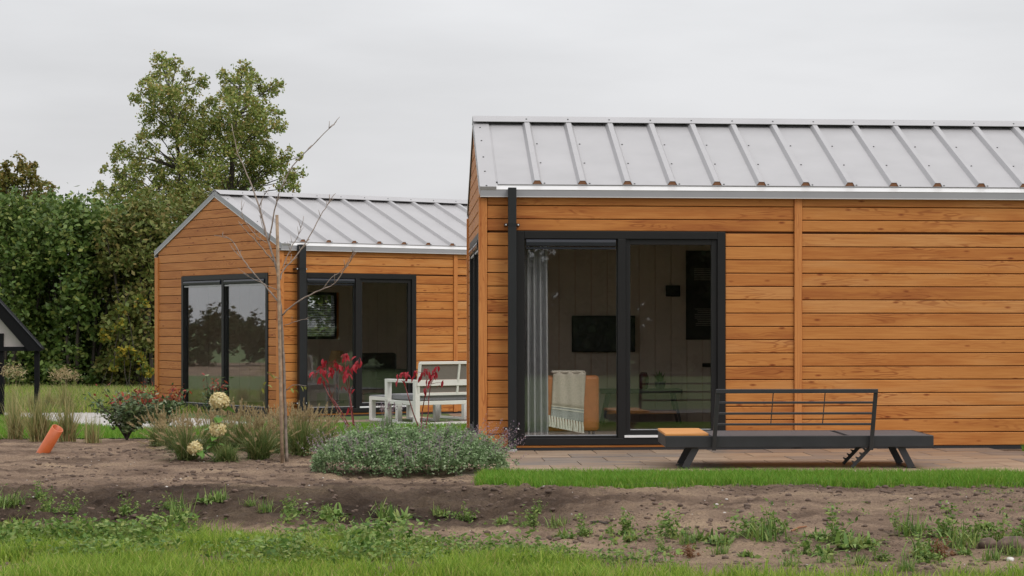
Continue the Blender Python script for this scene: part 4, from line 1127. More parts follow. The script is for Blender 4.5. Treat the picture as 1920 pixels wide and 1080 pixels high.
# fountain grass
def fountain(px, py, hpx, wpx, label, nb=420, npl=46, z=0.0):
    nb = int(nb * 1.9); npl = int(npl * 1.35)
    p = G(px, py, z); p.z = gh(p); s = p.y / FPX; h = hpx * s; wd = wpx * s / 2
    r = tag(empty('fountain_grass', p), label, 'grass', 'fountain grasses in the bed')
    b = rng.normal(0, .035, (nb, 3)); b[:, 2] = 0
    dd = dirs(nb, math.atan2(wd, h) * .95); L_ = rng.uniform(.45, .95, nb) * h
    V, F = strips(b, dd, L_, rng.uniform(.05, .55, nb), .0075); link('blades', bulk('blades', V, F), r, M['penn'])
    if npl:
        b = rng.normal(0, .03, (npl, 3)); b[:, 2] = 0; dd = dirs(npl, math.atan2(wd, h) * .85); L_ = rng.uniform(.8, 1.15, npl) * h
        dr_ = rng.uniform(.02, .22, npl)
        V, F = strips(b, dd, L_, dr_, .003); parts = [(V, F)]
        e1 = b + dd * L_[:, None]; e1[:, 2] -= dr_ * L_; e1[:, :2] += dd[:, :2] * (dr_ * L_ * .6)[:, None]
        e0 = b + dd * (L_ * .80)[:, None]; e0[:, 2] -= dr_ * L_ * .61; e0[:, :2] += dd[:, :2] * (dr_ * L_ * .38)[:, None]
        m = 60; t = rng.uniform(0, 1, (npl, m, 1)); ax = (e1 - e0)[:, None, :]
        c = (e0[:, None, :] + ax * t * 1.1).reshape(-1, 3)
        out = rng.normal(0, 1, c.shape); out /= np.linalg.norm(out, axis=1)[:, None]
        axn = np.repeat(ax / np.linalg.norm(ax, axis=2, keepdims=True), m, 1).reshape(-1, 3)
        rad = (.019 * np.sin(np.pi * np.clip(t.reshape(-1), .05, .97)) ** .6)[:, None]
        tipv = c + out * rad + axn * .016; sd = np.cross(out, axn) * .0030
        V = np.stack([c - sd, c + sd, tipv], 1).reshape(-1, 3); i = np.arange(len(c)) * 3
        link('plumes', bulk('plumes', V, np.stack([i, i + 1, i + 2], 1)), r, M['plume'])
        V, F = parts[0]; link('stalks', bulk('stalks', V, F), r, M['plume'])
    return r
fountain(352, 864, 92, 120, 'leftmost fountain grass clump with buff plumes, left of the hydrangea', 480, 50)
fountain(486, 862, 92, 110, 'fountain grass clump with buff plumes between hydrangea and staked tree', 480, 54)
fountain(452, 846, 92, 100, 'fountain grass clump behind the hydrangea with drooping plumes', 380, 44)
fountain(566, 856, 98, 110, 'fountain grass clump just right of the staked bare tree', 480, 54)
fountain(612, 846, 78, 90, 'fountain grass clump touching the left end of the catmint', 340, 30)
fountain(528, 850, 86, 90, 'fountain grass clump directly behind the stake and young tree', 360, 40)
fountain(330, 846, 74, 90, 'fountain grass clump farthest left, beside the photinia', 300, 34)
for i, (x_, y_, w_2, h_2, lb) in enumerate(((300, 838, 90, 76, 'fountain grass clump hugging the right side of the photinia'), (425, 842, 100, 86, 'fountain grass clump behind the upper hydrangea blooms'), (508, 844, 90, 86, 'fountain grass clump just left of the stake, in the rear row'),
        (548, 842, 90, 84, 'fountain grass clump just right of the stake, in the rear row'), (590, 840, 90, 80, 'fountain grass clump in the rear row near the catmint'))):
    fountain(x_, y_, h_2, w_2, lb, 260, 36)
fountain(424, 868, 48, 110, 'low dark grass tussock without plumes under the hydrangea', 420, 0)
fountain(395, 850, 86, 90, 'fountain grass clump directly behind the lowest hydrangea blooms', 340, 36)

# tall reed grasses at the left
def reed(px, py, hpx, wpx, label, n=170, z=0.0, heads=0, brown=.3):
    n = int(n * 1.6)
    p = G(px, py, z); p.z = gh(p); s = p.y / FPX; h = hpx * s; wd = wpx * s / 2
    r = tag(empty('reed_grass', p), label, 'grass', 'tall reed grasses by the pipe')
    b = rng.normal(0, .035, (n, 3)); b[:, 2] = 0; dd = dirs(n, math.atan2(wd, h) * 1.15); L_ = rng.uniform(.45, 1.08, n) * h
    V, F = strips(b, dd, L_, rng.uniform(.02, .4, n) ** 1.4, .009); link('blades', bulk('blades', V, F), r, M['reed'])
    nb = int(n * .5); b = rng.normal(0, .03, (nb, 3)); b[:, 2] = 0; dd = dirs(nb, .12)
    V, F = strips(b, dd, rng.uniform(.25, .5, nb) * h, rng.uniform(0, .1, nb), .008); link('stems', bulk('stems', V, F), r, M['reedb'])
    if heads:
        b = np.zeros((heads, 3)); dd = dirs(heads, .25); V, F = strips(b, dd, rng.uniform(1.0, 1.25, heads) * h, rng.uniform(.02, .15, heads), .006)
        e1 = b + dd * (h * 1.1); c = (e1[:, None, :] + rng.normal(0, .05, (heads, 26, 3))).reshape(-1, 3)
        V2, F2 = quads(c, .07, .12, hang=-.6); V, F = join([(V, F), (V2, F2)]); link('seed_heads', bulk('seed_heads', V, F), r, M['plume'])
reed(30, 822, 92, 62, 'leftmost reed grass clump by the shelter post', 150)
reed(72, 828, 105, 70, 'reed grass clump immediately left of the orange pipe', 220)
reed(127, 828, 92, 62, 'reed grass clump immediately right of the orange pipe', 170)
reed(172, 832, 62, 26, 'small thin reed clump between pipe and photinia', 50)
reed(24, 790, 92, 50, 'tall reed clump with seed heads behind the leftmost clump', 60, -.1, 8)
reed(122, 775, 68, 80, 'tan reed clump with seed heads beyond the pale path', 160, -.15, 14)
reed(92, 772, 50, 80, 'low tan reed clump beyond the pale path, near the shelter', 200, -.15)
reed(60, 774, 52, 70, 'tan reed clump beyond the path beside the shelter post', 150, -.15)

# catmint mound
def catmint():
    a, b_ = G(600, 884), G(925, 893); p = (a + b_) / 2; p.y += .13; p.x += .03; p.z = 0
    r = tag(empty('catmint', p), 'broad grey green catmint mound with faded mauve spikes beside the near cabin', 'shrub')
    hx, hy, hz_ = .85, .60, .355
    n = 34000
    th = rng.uniform(0, 2 * np.pi, n); rr = np.sqrt(rng.uniform(0, 1, n)); x = np.cos(th) * rr; y = np.sin(th) * rr
    top = hz_ * (1 - (np.abs(x) ** 3.2)) ** .5 * (1 - np.abs(y) ** 2.6 * .70) * (.48 + 1.15 * fbm(x * 5.2 + 9, y * 5 + 4, 3, 61))
    z = top * (1 - np.abs(rng.normal(0, .34, n)).clip(0, 1))
    c = np.stack([x * hx, y * hy, z.clip(.005, 9)], 1)
    # clumped sprigs
    k = rng.integers(0, n, 2400); cc = c[k][rng.integers(0, 2400, n)] + rng.normal(0, .017, (n, 3)); c = np.where((rng.uniform(0, 1, n) < .75)[:, None], cc, c); c[:, 2] = c[:, 2].clip(.004, 9)
    V, F = quads(c, .026, .62, up=.8); link('foliage', bulk('foliage', V, F), r, M['mint'])
    m = 430; th = rng.uniform(0, 2 * np.pi, m); rr = np.sqrt(rng.uniform(.05, 1, m)); x = np.cos(th) * rr; y = np.sin(th) * rr
    top = hz_ * (1 - (np.abs(x) ** 3.2)) ** .5 * (1 - np.abs(y) ** 2.6 * .75) * .95
    b0_ = np.stack([x * hx, y * hy, top * .75], 1)
    dd = np.stack([x * .55 + rng.normal(0, .25, m), y * .45 + rng.normal(0, .25, m), np.ones(m)], 1); right = x > .55; dd[right, 0] += .55; dd /= np.linalg.norm(dd, axis=1)[:, None]
    L_ = rng.uniform(.06, .26, m); L_[right] *= 1.35
    V1, F1 = strips(b0_, dd, L_, rng.uniform(0, .15, m), .004)
    t = rng.uniform(.35, 1.02, (m, 16, 1)); c = (b0_[:, None] + dd[:, None] * L_[:, None, None] * t).reshape(-1, 3) + rng.normal(0, .006, (m * 16, 3))
    t3 = rng.uniform(.0, .6, (m, 12, 1)); c3 = (b0_[:, None] + dd[:, None] * L_[:, None, None] * t3).reshape(-1, 3) + rng.normal(0, .012, (m * 12, 3))
    V3, F3 = quads(c3, .022, .6, up=.8); link('shoot_leaves', bulk('shoot_leaves', V3, F3), r, M['mint'])
    V2, F2 = quads(c, .012, .6); V, F = join([(V1, F1), (V2, F2)]); link('flower_spikes', bulk('flower_spikes', V, F), r, M['mintf'])
catmint()
def lavender():
    p = G(726, 806, -.10); p.z = gh(p)
    r = tag(empty('lavender', p), 'small lavender plant standing before the white low table', 'plant')
    n = 160; b = rng.normal(0, .04, (n, 3)); b[:, 2] = 0; dd = dirs(n, .28); L_ = rng.uniform(.12, .30, n)
    V, F = strips(b, dd, L_, rng.uniform(0, .1, n), .007); link('foliage', bulk('foliage', V, F), r, M['mint'])
    m = 26; b = rng.normal(0, .03, (m, 3)); b[:, 2] = 0; dd = dirs(m, .25); L_ = rng.uniform(.34, .46, m); V1, F1 = strips(b, dd, L_, L_ * 0, .004)
    c = (b[:, None] + dd[:, None] * L_[:, None, None] * rng.uniform(.82, 1, (m, 14, 1))).reshape(-1, 3) + rng.normal(0, .005, (m * 14, 3)); V2, F2 = quads(c, .016, .7)
    V, F = join([(V1, F1), (V2, F2)]); link('flower_spikes', bulk('flower_spikes', V, F), r, M['mintf'])
lavender()

# leaf mesh shared by large leaves
def leaf_mesh(name, L_, wd, fold=.25, droop=.3, n=5):
    V = []; F = []
    for i in range(n + 1):
        t = i / n; w2 = wd / 2 * math.sin(math.pi * min(1, t * .94 + .06)) ** .8; z = -droop * L_ * t * t
        V += [(-w2, t * L_, z + fold * w2), (0, t * L_, z), (w2, t * L_, z + fold * w2)]
    for i in range(n):
        a = i * 3; F += [(a, a + 1, a + 4, a + 3), (a + 1, a + 2, a + 5, a + 4)]
    return pmesh(name, V, F, True)

# hydrangea
def hydrangea():
    p = G(404, 866); p.z = gh(p); Yh = p.y
    r = tag(empty('hydrangea', p), 'hydrangea with four cream flower heads among the grasses', 'shrub')
    heads = [(412, 752, 17, 0), (408, 806, 14.5, -.04), (366, 841, 13, -.10), (421, 859, 8.5, -.12)]
    lm_ = leaf_mesh('leaf', .14, .085)
    for hx, hy, hr, dy in heads:
        c = P(hx, hy, Yh + dy) - p; rad = hr * (Yh + dy) / FPX
        n = int(190 * (hr / 18) ** 2); k = np.arange(n) + .5; ph = np.arccos(1 - 1.75 * k / n); th = np.pi * (1 + 5 ** .5) * k
        nd = np.stack([np.cos(th) * np.sin(ph), np.sin(th) * np.sin(ph), np.cos(ph)], 1)
        cen = nd * (rad * rng.uniform(.74, 1.08, n))[:, None] * [1, 1, .92]
        parts = []
        t1 = np.cross(nd, rng.normal(0, 1, (n, 3))); t1 /= np.linalg.norm(t1, axis=1)[:, None]; t2 = np.cross(nd, t1)
        for q in range(4):
            an = q * np.pi / 2; d1 = t1 * np.cos(an) + t2 * np.sin(an); d2 = np.cross(nd, d1); s = .021 * rng.uniform(.8, 1.25, n)[:, None]
            lift = nd * s * rng.uniform(-.4, .8, n)[:, None]
            V = np.stack([cen, cen + d1 * s * .6 + d2 * s * .5 + lift * .7, cen + d1 * s * 1.1 + lift, cen + d1 * s * .6 - d2 * s * .5 + lift * .5], 1).reshape(-1, 3); i = np.arange(n) * 4
            parts.append((V, np.stack([i, i + 1, i + 2, i + 3], 1)))
        V, F = join(parts); link('flower_head', bulk('flower_head', V, F), r, M['hydr'], loc=c)
        MB().tube([Vector((random.uniform(-.03, .03), random.uniform(-.03, .03), 0)), c * .55 + Vector((.02, 0, 0)), c], [.006, .005, .004], 6).build('stem', M['stem'], r)
        nl = 12 if hy < 800 else 8
        for i in range(nl):
            t = random.uniform(.45, .93); o = link('leaf', lm_, r, M['hydl'], c * t, (random.uniform(-.5, .3), random.uniform(-.3, .3), random.uniform(0, 6.28)))
            sc = random.uniform(.7, 1.2) * (1.05 if hy < 770 else .75); o.scale = (sc, sc, sc)
hydrangea()

# red-leaved young shrubs
def redshrub(base, stems, clusters, Yd, label, seedn):
    rd = random.Random(seedn)
    p = P(base[0], base[1], Yd); p.z = gh(p) if gh(p) < p.z + .3 else p.z
    p = Vector((p.x, p.y, p.z)); r = tag(empty('dogwood_shrub', p), label, 'shrub')
    for st in stems:
        pts = [P(x, y, Yd + rd.uniform(-.08, .08)) - p for x, y in st]
        MB().tube(pts, [.009 - .005 * i / (len(pts) - 1) for i in range(len(pts))], 6).build('stem', M['redstem'], r)
    lm_ = leaf_mesh('leaf', .085, .036, .35, .5)
    for cx, cy, k in clusters:
        c = P(cx, cy, Yd + rd.uniform(-.10, .10)) - p
        near = min((pt for st in stems for pt in st), key=lambda t: (t[0] - cx) ** 2 + (t[1] - cy - 6) ** 2)
        n0 = P(near[0], near[1], Yd) - p
        MB().tube([n0, (n0 + c) / 2 + Vector((0, 0, .015)), c + Vector((0, 0, .02))], [.004, .003, .002], 5).build('twig', M['redstem'], r)
        for i in range(k):
            o = link('leaf', lm_, r, M['redleaf'], c + Vector((rd.gauss(0, .022), rd.gauss(0, .03), rd.gauss(.015, .028))),
                     (rd.uniform(-1.25, -.25), rd.uniform(-.5, .5), rd.uniform(0, 6.28))); s = rd.uniform(.75, 1.25); o.scale = (s, s, s)
redshrub((648, 800), [[(652, 800), (636, 775), (616, 740), (603, 712), (600, 700)], [(655, 800), (640, 772), (622, 745), (611, 705), (611, 682)], [(664, 798), (660, 765), (655, 738), (649, 715), (647, 672)], [(662, 796), (658, 768), (656, 735), (652, 700), (668, 682)]],
         [(600, 696, 7), (614, 697, 6), (609, 678, 6), (630, 681, 7), (647, 665, 7), (648, 698, 8), (673, 676, 6), (661, 687, 5), (590, 702, 4), (622, 690, 4), (640, 688, 4), (630, 724, 1), (645, 730, 2), (661, 726, 1), (655, 766, 1), (604, 710, 5), (650, 708, 4)],
         28.6, 'crimson leaved young shrub before the far cabin patio door', 3)
redshrub((785, 804), [[(786, 804), (775, 775), (766, 745), (758, 718), (756, 706)], [(789, 804), (792, 770), (798, 735), (801, 712), (797, 700)], [(798, 803), (803, 775), (804, 745), (808, 720), (814, 700)]],
         [(746, 706, 4), (757, 703, 5), (767, 706, 5), (777, 700, 4), (792, 697, 4), (802, 693, 5), (813, 699, 4), (821, 692, 4), (805, 714, 3), (815, 711, 3), (828, 720, 3), (797, 727, 1), (759, 716, 2)],
         28.4, 'crimson leaved young shrub before the white garden sofa', 9)

# photinia shrubs
def photinia(px, py, hpx, wpx, label, z=0.0, red=.2, n=900, leafs=.05, stems=7):
    n = int(n * 2.7); stems += 6
    p = G(px, py, z); p.z = gh(p); s = p.y / FPX; h = hpx * s; wd = wpx * s / 2
    r = tag(empty('photinia_shrub', p), label, 'shrub')
    tips = []; q = MB()
    for i in range(stems):
        a = random.uniform(0, 6.28); sp = random.uniform(.2, 1) * wd; hh = h * random.uniform(.6, 1.0)
        t = Vector((math.cos(a) * sp, math.sin(a) * sp * .7, hh)); md = t * .5 + Vector((random.uniform(-.03, .03), 0, .04)); q.tube([(0, 0, 0), md, t], [.008, .006, .003], 5); tips.append((md, t))
        for j in range(2):
            t2 = md + Vector((random.uniform(-.5, .5) * wd, random.uniform(-.4, .4) * wd, random.uniform(.1, .35) * h)); q.tube([md, t2], [.004, .002], 4); tips.append((md, t2))
    q.build('stems', M['bark2'], r)
    cs = []; cr = []
    for i in range(n):
        a_, b_ = random.choice(tips); t = random.uniform(.0, 1.05); c = (a_ * random.uniform(.35, 1)).lerp(b_, t) + Vector((random.gauss(0, .035), random.gauss(0, .035), random.gauss(0, .03)))
        c.z = max(.015, c.z)
        (cr if (c.z > h * .72 and random.random() < red * 2.2) else cs).append(tuple(c))
    V, F = quads(np.array(cs), leafs, .48, up=.7); link('foliage', bulk('foliage', V, F), r, M['phot'])
    if cr: V, F = quads(np.array(cr), leafs * 1.15, .34, hang=-.9); link('young_leaves', bulk('young_leaves', V, F), r, M['photr'])
photinia(238, 826, 96, 150, 'dark glossy photinia shrub standing before the pale path', 0, .12, 620, .062)
photinia(304, 810, 92, 140, 'photinia shrub with red young leaves at the far cabin corner', -.05, .35, 620, .06)
photinia(400, 800, 112, 70, 'tall thin photinia with red buds before the far gable window', -.05, .25, 190, .06, 4)
photinia(262, 800, 100, 60, 'sparse photinia sprig with red tip between two fuller shrubs', -.08, .5, 90, .055, 2)

# ------------------------------------------------------------------ staked bare tree
YT = 20.5
def tp(x, y, dy=0): return P(x, y, YT + dy)
stk = G(530, 866); YT = stk.y
st = tag(empty('tree_stake', (stk.x, stk.y, 0)), 'weathered wooden stake supporting the bare young tree', 'stake')
tb = P(519, 403, YT) - Vector((stk.x, stk.y, 0))
pts = [Vector((0, 0, -.1)).lerp(tb, t) + Vector((random.uniform(-.004, .004), 0, 0)) for t in (0, .25, .5, .75, 1)]
MB().tube(pts, [.017, .0165, .016, .0155, .015], 10).build('pole', M['stake'], st, smooth=True)
bt_ = G(538, 867); tr = tag(empty('young_tree', (bt_.x, bt_.y, 0)), 'young bare tree with thin branches tied to the stake', 'tree')
o0 = Vector((bt_.x, bt_.y, 0))
def br(pix, r0, r1, name='branch', dys=None, twigs=0):
    n = len(pix); pts = [P(x, y, YT + .03 + (dys[i] if dys else 0)) - o0 for i, (x, y) in enumerate(pix)]
    # smooth the polyline
    sm = []
    for i in range(n - 1):
        a = pts[max(i - 1, 0)]; b = pts[i]; c = pts[i + 1]; d = pts[min(i + 2, n - 1)]
        for t in (0, .33, .66):
            sm.append(.5 * ((2 * b) + (c - a) * t + (2 * a - 5 * b + 4 * c - d) * t * t + (3 * b - a - 3 * c + d) * t ** 3))
    sm.append(pts[-1]); m = len(sm)
    sm = [p + Vector((random.uniform(-1, 1), random.uniform(-1, 1), random.uniform(-1, 1))) * .004 * (i > 0) for i, p in enumerate(sm)]
    r0 *= 1.3 if name != 'trunk' else 1; r1 *= 1.45 if name != 'trunk' else 1.15
    q = MB(); q.tube(sm, [r0 + (r1 - r0) * i / (m - 1) for i in range(m)], 6)
    for k in range(twigs):
        i = random.randint(m // 4, m - 2); d = (sm[i + 1] - sm[i]).normalized(); side = Vector((random.choice((-1, 1)) * random.uniform(.5, 1), random.uniform(-.6, .6), random.uniform(.3, 1)))
        l = random.uniform(.03, .11); e1 = sm[i] + (d * .6 + side * .6).normalized() * l; q.tube([sm[i], sm[i].lerp(e1, .5) + Vector((0, 0, .004)), e1], [r1 * 1.0 + .0006, r1 * .9, r1 * .6], 4)
    q.build(name, M['bark'] if name == 'trunk' else M['twig'], tr, smooth=True)
br([(538, 870), (536, 800), (533, 720), (530, 650), (527, 589), (524, 553), (522, 527)], .017, .011, 'trunk')
br([(522, 527), (517, 496), (504, 456), (492, 407), (473, 352), (458, 315), (445, 285), (434, 232)], .010, .0022, dys=[0, 0, .02, .05, .08, .1, .1, .12], twigs=9)
br([(504, 452), (512, 410), (522, 365), (537, 333), (556, 302), (584, 275), (608, 250), (631, 227)], .006, .0022, dys=[.02, -.03, -.08, -.1, -.12, -.14, -.15, -.15], twigs=16)
br([(528, 592), (545, 576), (572, 558), (600, 544), (628, 532), (643, 509), (656, 490), (664, 468)], .006, .0022, dys=[0, -.05, -.1, -.15, -.2, -.22, -.25, -.26], twigs=8)
br([(606, 541), (622, 520), (640, 508), (660, 478)], .003, .0015, dys=[-.15, -.17, -.2, -.25], twigs=4)
br([(524, 528), (532, 505), (554, 482), (581, 442), (600, 405), (614, 385), (626, 364)], .006, .002, dys=[0, .04, .08, .12, .16, .18, .2], twigs=14)
br([(527, 508), (543, 470), (560, 440), (570, 405)], .004, .0016, dys=[.0, .04, .1, .1], twigs=10)
br([(525, 570), (508, 548), (492, 531), (472, 508), (456, 487), (438, 455), (418, 444), (402, 442)], .006, .0018, dys=[0, .04, .1, .13, .15, .2, .22, .25], twigs=9)
br([(452, 484), (440, 470), (434, 462)], .003, .0014, dys=[.15, .18, .2], twigs=2)
br([(513, 491), (500, 475), (479, 451), (462, 434), (452, 420)], .005, .0016, dys=[0, -.04, -.08, -.1, -.1], twigs=7)
br([(496, 440), (489, 410), (490, 380), (498, 360)], .003, .0014, dys=[.02, .04, .05, .06], twigs=5)
br([(500, 455), (474, 435), (455, 405), (453, 375)], .003, .0014, dys=[.02, .02, .03, .05], twigs=5)
br([(532, 610), (548, 605), (562, 601), (578, 598)], .003, .0014, dys=[0, -.04, -.06, -.08], twigs=2)
br([(524, 545), (500, 535), (470, 520), (455, 512)], .003, .0013, dys=[0, .05, .08, .1], twigs=3)
br([(534, 735), (545, 724), (560, 722), (575, 724)], .003, .0014, dys=[0, -.03, -.05, -.06], twigs=0)
br([(533, 722), (522, 710), (508, 703), (500, 700)], .003, .0014, dys=[0, -.03, -.05, -.06], twigs=0)
lm_ = leaf_mesh('leaf', .055, .024, .2, .4)
for x, y in ((500, 698), (506, 701), (512, 702), (499, 716), (502, 722), (492, 728), (556, 722), (564, 724), (571, 725), (552, 730), (546, 728), (522, 706)):
    o = link('leaf', lm_, tr, M['twigleaf'], P(x, y, YT - .04) - o0, (random.uniform(-.9, .1), random.uniform(-.5, .5), random.uniform(0, 6.28)))

# ------------------------------------------------------------------ weeds that stand out on the bare soil
def weed_parts(kind, seedn):
    global rng
    keep = rng; rng = np.random.default_rng(seedn)
    if kind == 'tuft':
        n = 70; b = rng.normal(0, .03, (n, 3)); b[:, 2] = 0; V, F = strips(b, dirs(n, .6), rng.uniform(.06, .17, n), rng.uniform(.1, .6, n), .006)
        res = bulk('blades', V, F)
    elif kind == 'rosette':
        n = 60; b = rng.normal(0, .03, (n, 3)); b[:, 2] = np.abs(b[:, 2]) * .4; dd = dirs(n, .85); V, F = strips(b, dd, rng.uniform(.03, .11, n), rng.uniform(.2, .7, n), .022)
        res = bulk('leaves', V, F)
    else:
        n = 14; b = rng.normal(0, .03, (n, 3)); b[:, 2] = 0; dd = dirs(n, .75); L_ = rng.uniform(.04, .17, n); V, F = strips(b, dd, L_, rng.uniform(0, .2, n), .005)
        c = (b[:, None] + dd[:, None] * L_[:, None, None] * rng.uniform(.15, 1.05, (n, 22, 1))).reshape(-1, 3) + rng.normal(0, .013, (n * 22, 3))
        V2, F2 = quads(c, .026, .45); V, F = join([(V, F), (V2, F2)]); res = bulk('sprigs', V, F)
    rng = keep; return res
wm = {k: [weed_parts(k, 100 + i * 7 + len(k)) for i in range(3)] for k in ('tuft', 'rosette', 'sprig')}
def ground_at(px, py):
    """first point of the terrain under a photo pixel"""
    Y = np.arange(11.8, 24, .02); x = (px - PX0) / FPX * Y; z = CAMZ - (py - PY0) / FPX * Y
    h = height(x, Y, False); k = np.nonzero(z <= h)[0]; i = k[0] if len(k) else -1
    return Vector((x[i], Y[i], h[i]))
spots = [(30, 945, 't', 1.2), (8, 952, 't', 1.3), (75, 935, 's', 1), (95, 960, 's', 1.1), (140, 960, 's', .9), (232, 965, 's', 1.1), (338, 973, 't', 1.7), (318, 955, 's', 1), (398, 942, 'r', 1.2), (410, 940, 't', 1),
         (468, 948, 't', .9), (498, 962, 't', 1.2), (548, 965, 's', 1), (545, 978, 's', .8), (622, 970, 'r', 1.3), (616, 978, 's', 1), (718, 972, 't', 1.5), (745, 980, 'r', 1.2), (822, 965, 't', .8), (835, 968, 'r', .7), (872, 975, 's', 1), (942, 982, 'r', .7),
         (992, 985, 's', .9), (1045, 988, 't', 1.3), (1058, 1010, 'r', .9), (1095, 1005, 's', 1), (1165, 1002, 's', 1.2), (1185, 1015, 'r', 1.1), (1260, 1008, 's', 1.2), (1290, 1020, 't', 1.1), (1325, 1015, 'r', 1.2), (1355, 1022, 'r', 1.1), (1400, 1005, 's', 1.3), (1435, 1012, 't', 1.8), (1445, 1000, 's', 1.4),
         (1535, 1010, 'r', 1.1), (1570, 1015, 's', 1.3), (1592, 1030, 'r', 1.4), (1620, 1026, 'r', 1.3), (1545, 1042, 'r', 1), (1505, 1040, 's', 1), (1550, 1055, 't', 1.1), (1710, 1005, 't', 1.5), (1690, 1000, 's', 1), (1770, 1010, 's', 1.4), (1800, 1025, 't', 1.7), (1820, 1015, 's', 1.2), (1725, 1045, 't', 1.5), (1735, 1055, 's', 1.2),
         (1850, 992, 'r', .9), (1880, 1018, 's', 1.2), (1912, 1012, 's', 1.1), (1805, 1038, 'r', .9), (1650, 1052, 's', 1), (1860, 1050, 't', 1.1), (1900, 1040, 't', 1.3), (1010, 962, 's', .7), (1352, 1040, 't', .9), (1610, 1060, 't', 1), (1400, 1045, 'r', .7), (1240, 1035, 's', .6), (1700, 1070, 't', 1.0), (1480, 1062, 't', 1)]
names = {'t': ('tuft', 'grassy weed tuft', 'blades'), 'r': ('rosette', 'broad leaved weed rosette', 'leaves'), 's': ('sprig', 'upright leafy weed', 'sprigs')}
ORD = 'first second third fourth fifth sixth seventh eighth ninth tenth eleventh twelfth thirteenth fourteenth fifteenth sixteenth seventeenth eighteenth nineteenth twentieth twenty-first twenty-second twenty-third twenty-fourth twenty-fifth twenty-sixth twenty-seventh twenty-eighth'.split()
cnt = {'t': 0, 'r': 0, 's': 0}
for px, py, k, sc in sorted(spots):
    kd, lab, pn = names[k]; p = ground_at(px, py); lab = ORD[cnt[k]] + ' ' + lab + ' from the left on the bare soil'; cnt[k] += 1
    r = link('weed', random.choice(wm[kd]), None, M['weed'], p - Vector((0, 0, .004)), (0, 0, random.uniform(0, 6.28))); s = sc * random.uniform(.85, 1.2); r.scale = (s, s, s * .9)
    tag(r, lab, 'weed', {'t': 'weed tufts on the soil', 'r': 'weed rosettes on the soil', 's': 'upright weeds on the soil'}[k])
for px, py, s, lab in ((1765, 1045, 1.2, 'rust brown dried weed on the soil below the bench end'), (1295, 1045, .8, 'small rust brown dried weed near the grass edge')):
    me = wm['sprig'][1].copy(); me.materials.clear(); r = link('dry_weed', me, None, M['weedbrown'], ground_at(px, py)); r.scale = (s, s, s * .7); tag(r, lab, 'weed')
# seedlings too small to pick apart
q = scatter(900, -5, 3.2, 13.3, 17.0); q = q[(fbm(q[:, 0] * 1.4, q[:, 1] * 1.4, 3, 91) > .5)]
qq = np.repeat(q, 9, 0) + rng.normal(0, .02, (len(q) * 9, 2)); leaflets('seedlings', qq, height, .035, .010, M['weed'], 'tiny weed seedlings dotted over the bare soil')

for (x0, y0), (x1, y1), lab in (((1108, 983), (1140, 986), 'thin dark stick lying on the soil below the lawn strip'), ((1484, 999), (1512, 991), 'short broken stick lying on the soil below the bench'), ((826, 1042), (858, 1020), 'dry reddish stalk lying on the foreground grass edge')):
    a, b = ground_at(x0, y0), ground_at(x1, y1); st_ = MB(); c = (a + b) / 2
    st_.tube([a - c + Vector((0, 0, .012)), Vector((0, 0, .02)), b - c + Vector((0, 0, .012))], [.006, .008, .005], 6)
    tag(st_.build('stick', M['bark2'] if 'dark' in lab else M['closure'], None, loc=c), lab, 'stick')
# ------------------------------------------------------------------ trees
def crown(blobs, per, size, sub=9, aspect=.62, hang=.5, flat=1.0, subr=.42):
    """blobs: (x,y,z,r); leaves gathered in small clumps through each blob"""
    C_ = []
    for x, y, z, r in blobs:
        n = max(20, int(per * r * r)); k = max(4, int(sub * (1 + r)))
        d = rng.normal(0, 1, (k, 3)); d /= np.linalg.norm(d, axis=1)[:, None]; cc = d * (r * rng.uniform(.2, 1.12, k) ** .7)[:, None] * [1, 1, flat]
        i = rng.integers(0, k, n); g = rng.normal(0, 1, (n, 3)) * (r * subr * .5)
        C_.append(np.array([x, y, z]) + cc[i] + g)
    c = np.concatenate(C_); return quads(c, size, aspect, up=.4, hang=hang)
def limb(q, a, b, r0, r1, bend=.15, n=5):
    a = Vector(a); b = Vector(b); pts = []
    for i in range(n + 1):
        t = i / n; p = a.lerp(b, t); p.z += bend * (b - a).length * math.sin(math.pi * t) * .5
        pts.append(p + Vector((random.uniform(-1, 1), random.uniform(-1, 1), 0)) * .03 * (b - a).length * (0 < i < n))
    q.tube(pts, [r0 + (r1 - r0) * i / n for i in range(n + 1)], 6)

# the two-topped tall tree behind the far cabin
YTT = 58.0
TB = [(302,115,18),(330,115,12),(283,143,12),(311,132,20),(352,140,14),(380,150,16),(255,183,14),(277,162,20),(311,165,30),(347,182,25),(302,193,28),(283,220,22),(266,257,18),(291,245,22),(335,212,28),(369,220,30),(397,193,16),
 (416,145,14),(455,132,18),(447,157,28),(477,151,18),(513,165,16),(524,157,10),(494,173,14),(430,179,22),(452,195,32),(491,201,22),(519,212,14),(527,234,12),(499,234,26),(458,234,32),(419,223,24),(474,262,30),(505,270,16),(438,273,26),
 (358,245,30),(391,257,26),(335,268,20),(374,284,32),(408,290,28),(347,307,24),(458,301,30),(430,329,30),(486,323,30),(522,312,22),(538,290,14),(555,326,16),(563,293,8),(538,340,22),(555,354,10),
 (230,282,16),(216,293,14),(249,295,22),(286,282,16),(197,318,10),(219,323,20),(255,320,22),(286,312,16),(249,348,24),(272,362,20),(305,348,24),(335,340,20),(369,329,30),(358,357,28),(391,354,24),(208,362,20),(188,354,16),(230,376,22),(330,385,26),(290,390,26),(370,395,26),(420,370,28),(470,350,28),(400,320,26),(320,310,22),(345,365,26),(300,330,20),(265,385,24),(235,350,18),(410,250,20),(395,225,18),(440,250,24),(330,240,20),(480,290,24),(505,305,22),(390,380,26),(200,385,20)]
tb0 = P(372, 715, YTT); tb0.z = -.15
tt = tag(empty('poplar_tree', tb0), 'tallest tree, two-topped and olive green, rising behind the far cabin', 'tree')
